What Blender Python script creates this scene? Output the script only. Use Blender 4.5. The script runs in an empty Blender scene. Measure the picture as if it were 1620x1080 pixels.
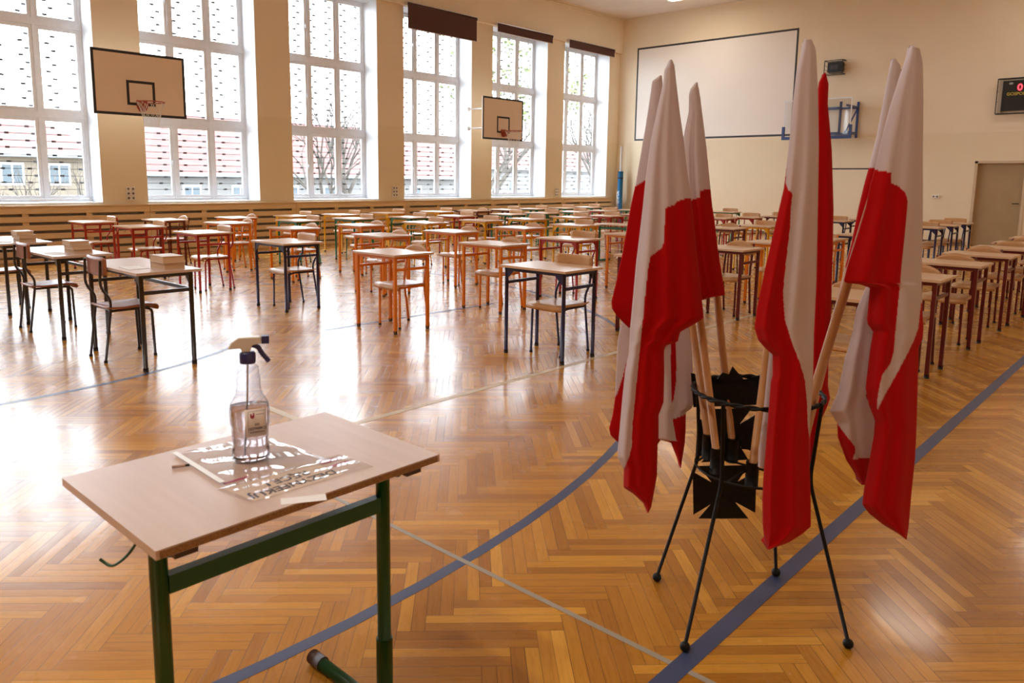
import bpy, bmesh, math, random
from mathutils import Vector, Matrix
random.seed(7)
PI = math.pi
S = bpy.context.scene
COL = S.collection

# ------------------------------------------------------------------ camera, world, light, exposure
CAM_H = 1.46; FPX = 1204.63; PPX = 779.81; PPY = 465.1
YAW, PITCH, ROLL = .7529, .148024, .0110186
CAM_R = Matrix.Rotation(YAW, 3, 'Z') @ Matrix.Rotation(PI/2-PITCH, 3, 'X') @ Matrix.Rotation(ROLL, 3, 'Z')
CAM_C = Vector((0, 0, CAM_H))
cam_d = bpy.data.cameras.new('camera'); cam = bpy.data.objects.new('camera', cam_d); COL.objects.link(cam)
cam.location = CAM_C; cam.rotation_euler = CAM_R.to_euler()
cam_d.sensor_width = 36; cam_d.lens = FPX*36/1620
cam_d.shift_x = (810-PPX)/1620; cam_d.shift_y = (PPY-540)/1620
cam_d.clip_start = .05; cam_d.clip_end = 400
cam_d.dof.use_dof = True; cam_d.dof.focus_distance = 6.5; cam_d.dof.aperture_fstop = 7.1
S.camera = cam

def ray(u, v): return CAM_R @ Vector(((u-PPX)/FPX, -(v-PPY)/FPX, -1))
def on_z(u, v, z=0.): d = ray(u, v); return CAM_C + d*((z-CAM_H)/d.z)
def on_x(u, v, x): d = ray(u, v); return CAM_C + d*(x/d.x)
def on_y(u, v, y): d = ray(u, v); return CAM_C + d*(y/d.y)

W = bpy.data.worlds.new('sky'); S.world = W; W.use_nodes = True
wn = W.node_tree; bg = wn.nodes['Background']
bg.inputs[0].default_value = (.84, .92, 1, 1); bg.inputs[1].default_value = 1.85
S.view_settings.view_transform = 'Standard'; S.view_settings.look = 'None'
S.view_settings.gamma = 1; S.view_settings.use_curve_mapping = False
S.view_settings.exposure = 2.95
S.cycles.use_denoising = True
try: S.cycles.denoiser = 'OPENIMAGEDENOISE'
except Exception: pass
S.cycles.max_bounces = 10; S.cycles.diffuse_bounces = 6; S.cycles.glossy_bounces = 4
S.cycles.transmission_bounces = 8; S.cycles.transparent_max_bounces = 16
S.cycles.sample_clamp_indirect = 8; S.cycles.caustics_refractive = False; S.cycles.caustics_reflective = False

# room measures (metres)
XW = -14.75; YB = 21.75; ZC = 6.7; XR = 3.2; YF = -3.6; XF = -15.25
SILL = .99; WTOP = 5.6
WIN = [(-.17+3.155*k, 2.18+3.155*k) for k in range(-1, 7)]
WIN = [(2.97+3.165*(k-2), 5.32+3.168*(k-2)) for k in range(0, 8)]   # right edges 5.32, 8.49, 11.65 ...

for (a, b) in WIN:      # light portals: they only guide the daylight of the sky through each opening
    L = bpy.data.lights.new('window_portal', 'AREA'); L.shape = 'RECTANGLE'; L.size = b-a; L.size_y = WTOP-SILL
    L.cycles.is_portal = True
    lo = bpy.data.objects.new('window_portal', L); COL.objects.link(lo)
    lo.location = (XF-.12, (a+b)/2, (SILL+WTOP)/2); lo.rotation_euler = (0, -PI/2, 0)
    L.size, L.size_y = WTOP-SILL, b-a

# ------------------------------------------------------------------ materials
MATS = {}
def mat(name, col=(.8,.8,.8), rough=.5, metal=0, **kw):
    if name in MATS: return MATS[name]
    m = bpy.data.materials.new(name); m.use_nodes = True
    b = m.node_tree.nodes['Principled BSDF']
    b.inputs['Base Color'].default_value = (*col, 1); b.inputs['Roughness'].default_value = rough
    b.inputs['Metallic'].default_value = metal
    for k, v in kw.items(): b.inputs[k.replace('_', ' ')].default_value = v
    MATS[name] = m; return m
class NT:
    def __init__(s, m): s.m = m; s.t = m.node_tree; s.b = s.t.nodes.get('Principled BSDF')
    def n(s, typ, **kw):
        x = s.t.nodes.new(typ)
        for k, v in kw.items(): setattr(x, k, v)
        return x
    def link(s, a, b): s.t.links.new(a, b)
    def inp(s, sock, v):
        if isinstance(v, bpy.types.NodeSocket): s.link(v, sock)
        else: sock.default_value = v
    def math(s, op, a, b=0., c=None):
        x = s.n('ShaderNodeMath', operation=op); s.inp(x.inputs[0], a); s.inp(x.inputs[1], b)
        if c is not None: s.inp(x.inputs[2], c)
        return x.outputs[0]
    def noise(s, vec, scale, detail=3, rough=.5):
        x = s.n('ShaderNodeTexNoise'); x.inputs['Scale'].default_value = scale; x.inputs['Detail'].default_value = detail
        x.inputs['Roughness'].default_value = rough
        if vec is not None: s.link(vec, x.inputs['Vector'])
        return x.outputs[0]
    def ramp(s, fac, stops):
        x = s.n('ShaderNodeValToRGB'); s.link(fac, x.inputs[0]); e = x.color_ramp.elements
        e[0].position, e[0].color = stops[0][0], (*stops[0][1], 1); e[1].position, e[1].color = stops[-1][0], (*stops[-1][1], 1)
        for p, c in stops[1:-1]:
            q = e.new(p); q.color = (*c, 1)
        return x.outputs[0]
    def mix(s, f, a, b, mode='MIX'):
        x = s.n('ShaderNodeMix', data_type='RGBA', blend_type=mode); s.inp(x.inputs[0], f)
        for i, v in ((6, a), (7, b)):
            if isinstance(v, bpy.types.NodeSocket): s.link(v, x.inputs[i])
            else: x.inputs[i].default_value = (*v, 1)
        return x.outputs[2]
    def bump(s, h, strength=.2, dist=.01):
        x = s.n('ShaderNodeBump'); x.inputs['Strength'].default_value = strength; x.inputs['Distance'].default_value = dist
        s.link(h, x.inputs['Height']); s.link(x.outputs[0], s.b.inputs['Normal'])
def noisy(name, c1, c2, scale, rough=.5, stretch=(1,1,1), bump=0, metal=0, obj=True, detail=4):
    if name in MATS: return MATS[name]
    m = mat(name, c1, rough, metal); t = NT(m)
    tc = t.n('ShaderNodeTexCoord'); mp = t.n('ShaderNodeMapping'); mp.inputs['Scale'].default_value = stretch
    t.link(tc.outputs['Object' if obj else 'Generated'], mp.inputs[0])
    f = t.noise(mp.outputs[0], scale, detail)
    t.link(t.ramp(f, [(.3, c1), (.7, c2)]), t.b.inputs['Base Color'])
    if bump: t.bump(f, bump, .003)
    return m

def make_parquet():
    m = mat('parquet', (.4,.2,.06), .2); t = NT(m)
    ge = t.n('ShaderNodeNewGeometry'); sx = t.n('ShaderNodeSeparateXYZ'); t.link(ge.outputs['Position'], sx.inputs[0])
    x, y = sx.outputs[0], sx.outputs[1]
    w = .0915; k = 1/(math.sqrt(2)*w)
    u = t.math('ADD', t.math('MULTIPLY', t.math('ADD', x, y), k), -.51+400)
    v = t.math('ADD', t.math('MULTIPLY', t.math('SUBTRACT', y, x), k), -27.2+400)
    i = t.math('FLOOR', u); j = t.math('FLOOR', v)
    n = 5
    kk = t.math('FLOORED_MODULO', t.math('SUBTRACT', i, j), 2*n)
    hor = t.math('LESS_THAN', kk, n-.5)
    # lying plank
    hx = t.math('SUBTRACT', u, t.math('SUBTRACT', i, kk)); hy = t.math('SUBTRACT', v, j)
    jj = t.math('SUBTRACT', 2*n-1., kk)
    vy = t.math('SUBTRACT', v, t.math('SUBTRACT', j, jj)); vx = t.math('SUBTRACT', u, i)
    def sel(a, b):   # hor ? a : b
        x_ = t.n('ShaderNodeMix', data_type='FLOAT'); t.link(hor, x_.inputs[0]); t.inp(x_.inputs[2], b); t.inp(x_.inputs[3], a); return x_.outputs[0]
    along = sel(hx, vy); across = sel(hy, vx)
    ida = sel(t.math('SUBTRACT', i, kk), i); idb = sel(j, t.math('SUBTRACT', j, jj))
    half = t.math('FLOOR', t.math('MULTIPLY', across, 2.)); acf = t.math('FRACT', t.math('MULTIPLY', across, 2.))
    idv = t.n('ShaderNodeCombineXYZ'); t.link(ida, idv.inputs[0]); t.link(idb, idv.inputs[1])
    t.link(t.math('ADD', half, t.math('MULTIPLY', hor, 7.)), idv.inputs[2])
    wn_ = t.n('ShaderNodeTexWhiteNoise', noise_dimensions='3D'); t.link(idv.outputs[0], wn_.inputs['Vector'])
    rnd = wn_.outputs['Value']; rc = t.n('ShaderNodeSeparateColor'); t.link(wn_.outputs['Color'], rc.inputs[0])
    # grain
    gv = t.n('ShaderNodeCombineXYZ'); t.link(t.math('MULTIPLY', along, .5), gv.inputs[0])
    t.link(t.math('MULTIPLY', across, 7.), gv.inputs[1]); t.link(t.math('MULTIPLY', rnd, 60.), gv.inputs[2])
    g = t.noise(gv.outputs[0], 1.6, 5, .65)
    c = t.ramp(rnd, [(0, (.42,.175,.018)), (.35, (.53,.235,.024)), (.7, (.61,.285,.031)), (1, (.74,.38,.052))])
    c = t.mix(.55, c, t.ramp(g, [(.3, (.62,.55,.48)), (.55, (1,1,1)), (.8, (1.0,.95,.85))]), 'MULTIPLY')
    wear = t.noise(ge.outputs['Position'], .7, 4)
    c = t.mix(.35, c, t.ramp(wear, [(.35, (.8,.74,.68)), (.65, (1,1,1))]), 'MULTIPLY')
    # joints
    ac_e = t.math('MINIMUM', acf, t.math('SUBTRACT', 1., acf))                   # 0 at strip edge, unit w/2
    al_e = t.math('MINIMUM', along, t.math('SUBTRACT', float(n), along))
    gap = t.math('MINIMUM', t.math('MULTIPLY', ac_e, .5), al_e)
    gw = t.math('MULTIPLY_ADD', rc.outputs[1], .010, .006)
    line = t.math('LESS_THAN', gap, gw)
    c = t.mix(t.math('MULTIPLY', line, .75), c, (.07,.03,.012))
    t.link(c, t.b.inputs['Base Color']); t.b.inputs['IOR'].default_value = 1.42
    t.link(t.math('ADD', .17, t.math('MULTIPLY', t.noise(ge.outputs['Position'], 3.5, 3), .18)), t.b.inputs['Roughness'])
    t.b.inputs['Coat Weight'].default_value = .22; t.b.inputs['Coat Roughness'].default_value = .11
    # gentle cupping of every strip, tilt and large waves
    cup = t.math('MULTIPLY', t.math('MULTIPLY', acf, t.math('SUBTRACT', 1., acf)), .5)
    tilt = t.math('MULTIPLY', t.math('MULTIPLY', acf, t.math('SUBTRACT', rc.outputs[0], .5)), .6)
    wav = t.math('MULTIPLY', t.noise(ge.outputs['Position'], 6, 2), 1.3)
    h = t.math('SUBTRACT', t.math('ADD', t.math('ADD', cup, tilt), wav), t.math('MULTIPLY', line, .8))
    t.bump(h, .22, .0022)
    for l in list(t.t.links):
        pass
    bn = [q for q in t.t.nodes if q.type == 'BUMP'][0]
    t.link(bn.outputs[0], t.b.inputs['Coat Normal'])
    return m

def make_wall():
    m = mat('wall_paint', (.6,.45,.3), .75); t = NT(m)
    ge = t.n('ShaderNodeNewGeometry'); sx = t.n('ShaderNodeSeparateXYZ'); t.link(ge.outputs['Position'], sx.inputs[0])
    up = t.math('GREATER_THAN', sx.outputs[2], 2.74)
    c = t.mix(up, (.83,.72,.52), (.88,.765,.59))
    f = t.noise(ge.outputs['Position'], 1.1, 5)
    c = t.mix(.5, c, t.ramp(f, [(.3, (.93,.92,.9)), (.7, (1,1,1))]), 'MULTIPLY')
    t.link(c, t.b.inputs['Base Color']); t.bump(t.noise(ge.outputs['Position'], 60, 3), .12, .003)
    # the lower coat is an oil paint with a little sheen
    t.link(t.math('SUBTRACT', .75, t.math('MULTIPLY', t.math('SUBTRACT', 1., up), .3)), t.b.inputs['Roughness'])
    return m
M_FLOOR = make_parquet(); M_WALL = make_wall()
M_CEIL = noisy('ceiling_paint', (.82,.76,.73), (.86,.80,.77), 2, .8)
M_WHITE = noisy('white_paint', (.78,.81,.85), (.83,.86,.90), 5, .5)
M_FRAME = noisy('window_paint', (.79,.81,.84), (.84,.86,.89), 14, .4)
M_BLACKP = mat('black_paint', (.02,.018,.02), .5)
M_TOP = noisy('beech_laminate', (.64,.42,.26), (.70,.47,.30), 3, .28, (1, 14, 6))
M_TOPG = noisy('grey_beech_laminate', (.58,.43,.36), (.64,.48,.405), 3, .36, (1, 14, 6))
M_EDGE = noisy('chipboard_edge', (.22,.11,.04), (.36,.2,.09), 160, .8, bump=.4)
M_PLY = noisy('beech_plywood', (.52,.27,.11), (.62,.35,.16), 4, .3, (2, 10, 10))
M_PLYD = noisy('brown_plywood', (.30,.10,.045), (.36,.13,.06), 4, .35, (2, 10, 10))
M_SLAT = noisy('pine_slats', (.72,.53,.31), (.80,.61,.38), 2.2, .45, (6, .6, 6))
PAINT = {'R': ('red_enamel', (.42,.022,.018)), 'M': ('maroon_enamel', (.12,.008,.009)), 'O': ('orange_enamel', (.80,.22,.006)),
         'Y': ('yellow_enamel', (.85,.45,.006)), 'G': ('green_enamel', (.008,.17,.09)), 'B': ('navy_enamel', (.022,.022,.085)),
         'K': ('charcoal_enamel', (.035,.028,.028)), 'F': ('dark_green_enamel', (.006,.075,.028))}
PM = {k: mat(n, c, .32) for k, (n, c) in PAINT.items()}
M_RUB = mat('black_rubber', (.012,.011,.012), .6)
M_IRON = noisy('wrought_iron', (.003,.003,.003), (.009,.008,.008), 60, .5, bump=.3)
M_IRON.node_tree.nodes['Principled BSDF'].inputs['Specular IOR Level'].default_value = .22
M_WOODPOLE = noisy('ash_dowel', (.40,.17,.05), (.54,.26,.09), 6, .45, (10, 10, .8))
M_BLUE = mat('court_blue', (.05,.07,.16), .35); M_CREAM = mat('court_cream', (.62,.50,.30), .35)
M_GREYL = mat('court_grey', (.34,.30,.24), .4)
M_RIM = mat('rim_red', (.40,.07,.04), .4)
M_BB = noisy('board_paint', (.83,.68,.54), (.87,.72,.58), 2, .55)
M_BLIND = noisy('brown_blind', (.085,.035,.03), (.11,.048,.04), 40, .9)
M_ALU = mat('aluminium', (.75,.75,.75), .35, 1)
M_NET = mat('net_cord', (.8,.78,.76), .8)
M_BLUEP = mat('blue_frame_paint', (.03,.07,.24), .4)
M_PADB = mat('blue_pad', (.01,.16,.42), .5)
M_PLASW = mat('white_plastic', (.86,.84,.80), .4)

M_TOPG.node_tree.nodes['Principled BSDF'].inputs['IOR'].default_value = 1.75
M_TOP.node_tree.nodes['Principled BSDF'].inputs['IOR'].default_value = 1.7
def alpha_mat(name, tint, gloss, rough=.03, edge=None):
    m = bpy.data.materials.new(name); m.use_nodes = True; nt = m.node_tree; nt.nodes.clear()
    o = nt.nodes.new('ShaderNodeOutputMaterial'); tr = nt.nodes.new('ShaderNodeBsdfTransparent'); gl = nt.nodes.new('ShaderNodeBsdfGlossy')
    tr.inputs[0].default_value = (*tint, 1); gl.inputs['Roughness'].default_value = rough
    mx = nt.nodes.new('ShaderNodeMixShader'); lw = nt.nodes.new('ShaderNodeLayerWeight'); lw.inputs[0].default_value = .5
    pw = nt.nodes.new('ShaderNodeMath'); pw.operation = 'POWER'; pw.inputs[1].default_value = 4; nt.links.new(lw.outputs['Facing'], pw.inputs[0])
    fr = nt.nodes.new('ShaderNodeMath'); fr.operation = 'MULTIPLY_ADD'; fr.inputs[1].default_value = .75; fr.inputs[2].default_value = gloss; nt.links.new(pw.outputs[0], fr.inputs[0])
    if edge:
        cm = nt.nodes.new('ShaderNodeMix'); cm.data_type = 'RGBA'; cm.inputs[6].default_value = (*tint, 1); cm.inputs[7].default_value = (*edge, 1)
        p2 = nt.nodes.new('ShaderNodeMath'); p2.operation = 'POWER'; p2.inputs[1].default_value = 3; nt.links.new(lw.outputs['Facing'], p2.inputs[0])
        nt.links.new(p2.outputs[0], cm.inputs[0]); nt.links.new(cm.outputs[2], tr.inputs[0])
    nt.links.new(fr.outputs[0], mx.inputs[0]); nt.links.new(tr.outputs[0], mx.inputs[1]); nt.links.new(gl.outputs[0], mx.inputs[2])
    nt.links.new(mx.outputs[0], o.inputs[0]); return m
M_GLASS = alpha_mat('window_glass', (.97,.98,.98), .03)
M_FILM = alpha_mat('clear_film', (.985,.985,.99), .07, .05)
M_BOTTLE = alpha_mat('clear_plastic', (.88,.87,.89), .08, .04, (.22,.21,.25))
M_ACRYL = alpha_mat('acrylic_board', (.93,.93,.93), .04)

def cloth_mat():
    m = bpy.data.materials.new('flag_cloth'); m.use_nodes = True; t = NT(m); b = t.b
    at = t.n('ShaderNodeVertexColor'); at.layer_name = 'dye'
    t.link(at.outputs[0], b.inputs['Base Color']); b.inputs['Roughness'].default_value = .85
    b.inputs['Sheen Weight'].default_value = .1; b.inputs['Specular IOR Level'].default_value = .15
    tc = t.n('ShaderNodeTexCoord')
    f = t.noise(tc.outputs['Object'], 420, 2)
    t.bump(f, .25, .0015)
    tl = t.n('ShaderNodeBsdfTranslucent'); t.link(at.outputs[0], tl.inputs[0])
    mx = t.n('ShaderNodeMixShader'); mx.inputs[0].default_value = .25
    out = [n_ for n_ in t.t.nodes if n_.type == 'OUTPUT_MATERIAL'][0]
    t.link(b.outputs[0], mx.inputs[1]); t.link(tl.outputs[0], mx.inputs[2]); t.link(mx.outputs[0], out.inputs[0])
    return m
M_CLOTH = cloth_mat()

# ------------------------------------------------------------------ mesh helpers
def box(bm, a, b, mi=0, M=None):
    """axis-aligned box between corners a and b"""
    x0, y0, z0 = a; x1, y1, z1 = b
    vs = [bm.verts.new(p) for p in ((x0,y0,z0),(x1,y0,z0),(x1,y1,z0),(x0,y1,z0),(x0,y0,z1),(x1,y0,z1),(x1,y1,z1),(x0,y1,z1))]
    if M is not None:
        for v in vs: v.co = M @ v.co
    for q in ((3,2,1,0),(4,5,6,7),(0,1,5,4),(1,2,6,5),(2,3,7,6),(3,0,4,7)):
        f = bm.faces.new([vs[k] for k in q]); f.material_index = mi
    return vs
def tube(bm, pts, r, seg=8, mi=0, cap=True, closed=False, squash=None):
    """tube through points; r a number or a list"""
    pts = [Vector(p) for p in pts]; n = len(pts); rings = []
    up = None
    for k, p in enumerate(pts):
        if closed: d = (pts[(k+1) % n]-pts[k-1]).normalized()
        else: d = (pts[min(k+1, n-1)]-pts[max(k-1, 0)]).normalized()
        if up is None:
            up = Vector((0,0,1)) if abs(d.z) < .9 else Vector((0,1,0))
        s = d.cross(up).normalized(); up2 = s.cross(d).normalized(); up = up2
        rr = r[k] if isinstance(r, (list, tuple)) else r
        ring = []
        for q in range(seg):
            a = 2*PI*q/seg + PI/seg
            ring.append(bm.verts.new(p + s*(math.cos(a)*rr*(squash or 1)) + up2*(math.sin(a)*rr)))
        rings.append(ring)
    m = n if closed else n-1
    for k in range(m):
        A, B = rings[k], rings[(k+1) % n]
        for q in range(seg):
            f = bm.faces.new((A[q], A[(q+1) % seg], B[(q+1) % seg], B[q])); f.smooth = seg > 4; f.material_index = mi
    if cap and not closed:
        for R_, flip in ((rings[0], 1), (rings[-1], 0)):
            f = bm.faces.new(R_[::-1] if not flip else R_); f.material_index = mi
    return rings
def bend(pts, rad=.04, k=5):
    """round the corners of a polyline"""
    P = [Vector(p) for p in pts]; out = [P[0]]
    for i in range(1, len(P)-1):
        a = (P[i-1]-P[i]); b = (P[i+1]-P[i]); r = min(rad, a.length*.45, b.length*.45)
        a = P[i]+a.normalized()*r; b = P[i]+b.normalized()*r
        for q in range(k+1):
            t_ = q/k; out.append(a*(1-t_)**2 + P[i]*2*t_*(1-t_) + b*t_**2)
    out.append(P[-1]); return out
def lathe(bm, prof, seg=24, c=(0,0,0), sx=1, sy=1, mi=0, caps=True):
    rings = []
    for (r, z) in prof:
        rings.append([bm.verts.new((c[0]+r*sx*math.cos(2*PI*q/seg), c[1]+r*sy*math.sin(2*PI*q/seg), c[2]+z)) for q in range(seg)])
    for A, B in zip(rings, rings[1:]):
        for q in range(seg):
            f = bm.faces.new((A[q], A[(q+1) % seg], B[(q+1) % seg], B[q])); f.smooth = True; f.material_index = mi
    if caps:
        bm.faces.new(rings[0][::-1]); bm.faces.new(rings[-1])
def prism(bm, poly, thick, mi=0, M=None):
    """polygon in x,z extruded along y from 0 to thick"""
    a = [bm.verts.new((p[0], 0, p[1])) for p in poly]; b = [bm.verts.new((p[0], thick, p[1])) for p in poly]
    if M is not None:
        for v in a+b: v.co = M @ v.co
    n = len(poly)
    fs = [bm.faces.new(a), bm.faces.new(b[::-1])]
    for k in range(n): fs.append(bm.faces.new((a[k], b[k], b[(k+1) % n], a[(k+1) % n])))
    for f in fs: f.material_index = mi
    bmesh.ops.recalc_face_normals(bm, faces=fs)
def B(): return bmesh.new()
def obj(name, bm, mats, parent=None, loc=None, bevel=0, bseg=2, smooth=False):
    if bevel:
        es = [e for e in bm.edges if len(e.link_faces) == 2 and e.calc_face_angle(0) > .6]
        bmesh.ops.bevel(bm, geom=es, offset=bevel, segments=bseg, affect='EDGES', profile=.5)
    me = bpy.data.meshes.new(name); bm.to_mesh(me); bm.free()
    for m in (mats if isinstance(mats, (list, tuple)) else [mats]): me.materials.append(m)
    if smooth:
        for p in me.polygons: p.use_smooth = True
    o = bpy.data.objects.new(name, me); COL.objects.link(o)
    if parent is not None: o.parent = parent
    if loc is not None: o.location = loc
    return o
def tag(o, label, cat, group=None, kind=None):
    o['label'] = label; o['category'] = cat
    if group: o['group'] = group
    if kind: o['kind'] = kind
    return o
def thing(name, label, cat, loc=(0,0,0), rz=0, group=None):
    o = bpy.data.objects.new(name, None); COL.objects.link(o); o.empty_display_size = .1
    o.location = loc; o.rotation_euler = (0, 0, rz); return tag(o, label, cat, group)
def struct(name, bm, m, **kw):
    o = obj(name, bm, m, **kw); o['kind'] = 'structure'; return o
def dup(root, loc, rz, label, group=None):
    r = root.copy(); COL.objects.link(r); r.location = loc; r.rotation_euler = (0, 0, rz); r['label'] = label
    if group: r['group'] = group
    for ch in list(root.children):
        c = ch.copy(); COL.objects.link(c); c.parent = r
        for g in ch.children:
            d = g.copy(); COL.objects.link(d); d.parent = c
    return r
FONT = None
def text_obj(name, s, size, m, parent, loc, rot, extrude=.0003, align='CENTER', sx=1):
    cu = bpy.data.curves.new(name, 'FONT'); cu.body = s; cu.size = size; cu.extrude = extrude; cu.align_x = align; cu.offset = size*.022; cu.align_y = 'CENTER'
    tmp = bpy.data.objects.new(name, cu); COL.objects.link(tmp)
    dg = bpy.context.evaluated_depsgraph_get(); me = bpy.data.meshes.new_from_object(tmp.evaluated_get(dg))
    bpy.data.objects.remove(tmp)
    me.materials.clear(); me.materials.append(m)
    o = bpy.data.objects.new(name, me); COL.objects.link(o); o.parent = parent; o.location = loc
    o.rotation_euler = rot; o.scale = (sx, 1, 1); return o

# ------------------------------------------------------------------ room shell
bm = B(); box(bm, (XW-.6, YF-.2, -.2), (XR+.2, YB+.2, 0)); struct('floor', bm, M_FLOOR)
bm = B(); box(bm, (XW-.6, YF-.2, ZC), (XR+.2, YB+.2, ZC+.2)); struct('ceiling', bm, M_CEIL)
bm = B()
box(bm, (XW-.6, YF-.2, -.2), (XW, YB+.2, SILL-.04))
box(bm, (XW-.6, YF-.2, WTOP), (XW, YB+.2, ZC))
edges = [YF-.2] + [e for w_ in WIN for e in w_] + [YB+.2]
for k in range(0, len(edges), 2): box(bm, (XW-.6, edges[k], SILL-.04), (XW, edges[k+1], WTOP))
for (a, b) in WIN:      # white plastered reveals, 4 mm of plaster
    box(bm, (XF-.02, a, SILL), (XW-.004, a+.004, WTOP), 1); box(bm, (XF-.02, b-.004, SILL), (XW-.004, b, WTOP), 1)
    box(bm, (XF-.02, a, WTOP-.004), (XW-.004, b, WTOP), 1)
struct('wall_left', bm, [M_WALL, M_WHITE])
bm = B(); box(bm, (XW, YF, WTOP+.01), (XW+.10, YB, ZC)); struct('trim_1', bm, M_WALL)     # beam above the windows
bm = B(); box(bm, (XW+.10, YF, ZC-.10), (XW+.14, YB, ZC-.06)); box(bm, (XW+.10, YF, ZC-.05), (XW+.17, YB, ZC))
struct('trim_2', bm, M_WALL)
DX0, DX1 = -4.30, -3.28
bm = B(); box(bm, (XW-.6, YB, -.2), (DX0, YB+.2, ZC)); box(bm, (DX1, YB, -.2), (XR+.2, YB+.2, ZC)); box(bm, (DX0, YB, 2.02), (DX1, YB+.2, ZC)); box(bm, (DX0-.3, YB+.2, -.2), (DX1+.3, YB+.3, 2.4))  # last box is added behind the door to stop sky light leaking in
struct('wall_back', bm, M_WALL)
bm = B(); box(bm, (XR, YF-.2, -.2), (XR+.2, YB, ZC)); struct('wall_right', bm, M_WALL); noisy('dimming_brown', (.30,.20,.11), (.36,.25,.14), 3, .6)
bm = B(); box(bm, (XW, YF-.2, -.2), (XR, YF, ZC)); struct('wall_front', bm, MATS['dimming_brown'])  # unseen wall; its dark brown is made up to dim the right foreground
bm = B(); box(bm, (XW+.2, YB-.015, 0), (DX0-.08, YB, .09)); box(bm, (DX1+.08, YB-.015, 0), (XR, YB, .09))
struct('baseboard_back', bm, noisy('dark_oak', (.16,.09,.04), (.22,.13,.06), 6, .5))
bm = B()
for x in (DX0-.03, DX1-.03): box(bm, (x, YB-.02, 0), (x+.06, YB+.12, 2.05))
box(bm, (DX0-.03, YB-.02, 2.0), (DX1+.03, YB+.12, 2.06))
d = struct('door_1', bm, noisy('door_frame_paint', (.60,.46,.31), (.64,.5,.34), 4, .5))
bm = B(); box(bm, (DX0+.03, YB+.08, .01), (DX1-.03, YB+.12, 2.0)); obj('door_panel', bm, noisy('door_paint', (.38,.27,.14), (.42,.30,.16), 3, .45), d)
bm = B(); tube(bm, [(DX1-.10, YB+.04, 1.05), (DX1-.10, YB+.08, 1.05)], .012); tube(bm, [(DX1-.10, YB+.04, 1.05), (DX1-.22, YB+.04, 1.05)], .009)
obj('door_handle', bm, M_RUB, d)

# court markings: coats of paint a fraction of a millimetre thick
TN = [3]
def strip(pts, w, m):
    bm = B(); P = [Vector((*p, 0)) for p in pts]; L_, R_ = [], []
    for k, p in enumerate(P):
        dd = (P[min(k+1, len(P)-1)]-P[max(k-1, 0)]).normalized(); nn = Vector((-dd.y, dd.x, 0))*w/2
        L_.append(p+nn); R_.append(p-nn)
    z0, z1 = .0002, .0009 + .0002*(TN[0] % 4)
    vs = [[bm.verts.new((q.x, q.y, z)) for q in (a, b) for z in (z0, z1)] for a, b in zip(L_, R_)]
    for A, C_ in zip(vs, vs[1:]):
        bm.faces.new((A[1], A[3], C_[3], C_[1])); bm.faces.new((A[0], A[1], C_[1], C_[0])); bm.faces.new((A[3], A[2], C_[2], C_[3]))
    bmesh.ops.recalc_face_normals(bm, faces=bm.faces)
    struct('trim_%d' % TN[0], bm, m); TN[0] += 1
def arc(cx, cy, r, a0, a1, n=60): return [(cx+r*math.cos(math.radians(a0+(a1-a0)*k/n)), cy+r*math.sin(math.radians(a0+(a1-a0)*k/n))) for k in range(n+1)]
strip([(-1.03, YF+1.2), (-1.03, 20.4)], .062, M_BLUE)
strip(arc(-8.62, 1.35, 6.68, -60, 105), .05, M_BLUE)
strip([(-3.2, 1.95), (-.4, 1.95)], .022, M_GREYL)
strip([(-3.63, 2.47), (-3.63, 19.5)], .05, M_CREAM)
strip([(-4.5, 2.47), (-3.61, 2.47)], .05, M_CREAM)
strip(arc(-8.9, 1.35, 3.35, -40, 40, 24), .045, M_BLUE)
strip([(-6.17, 4.2), (-6.17, 6.6)], .05, M_BLUE)
strip([(-13.8, 5.2), (-9.8, 5.48), (-8.6, 5.75)], .03, M_BLUE)
strip([(-13.2, 14.0), (2.6, 14.0)], .05, M_CREAM)

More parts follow.
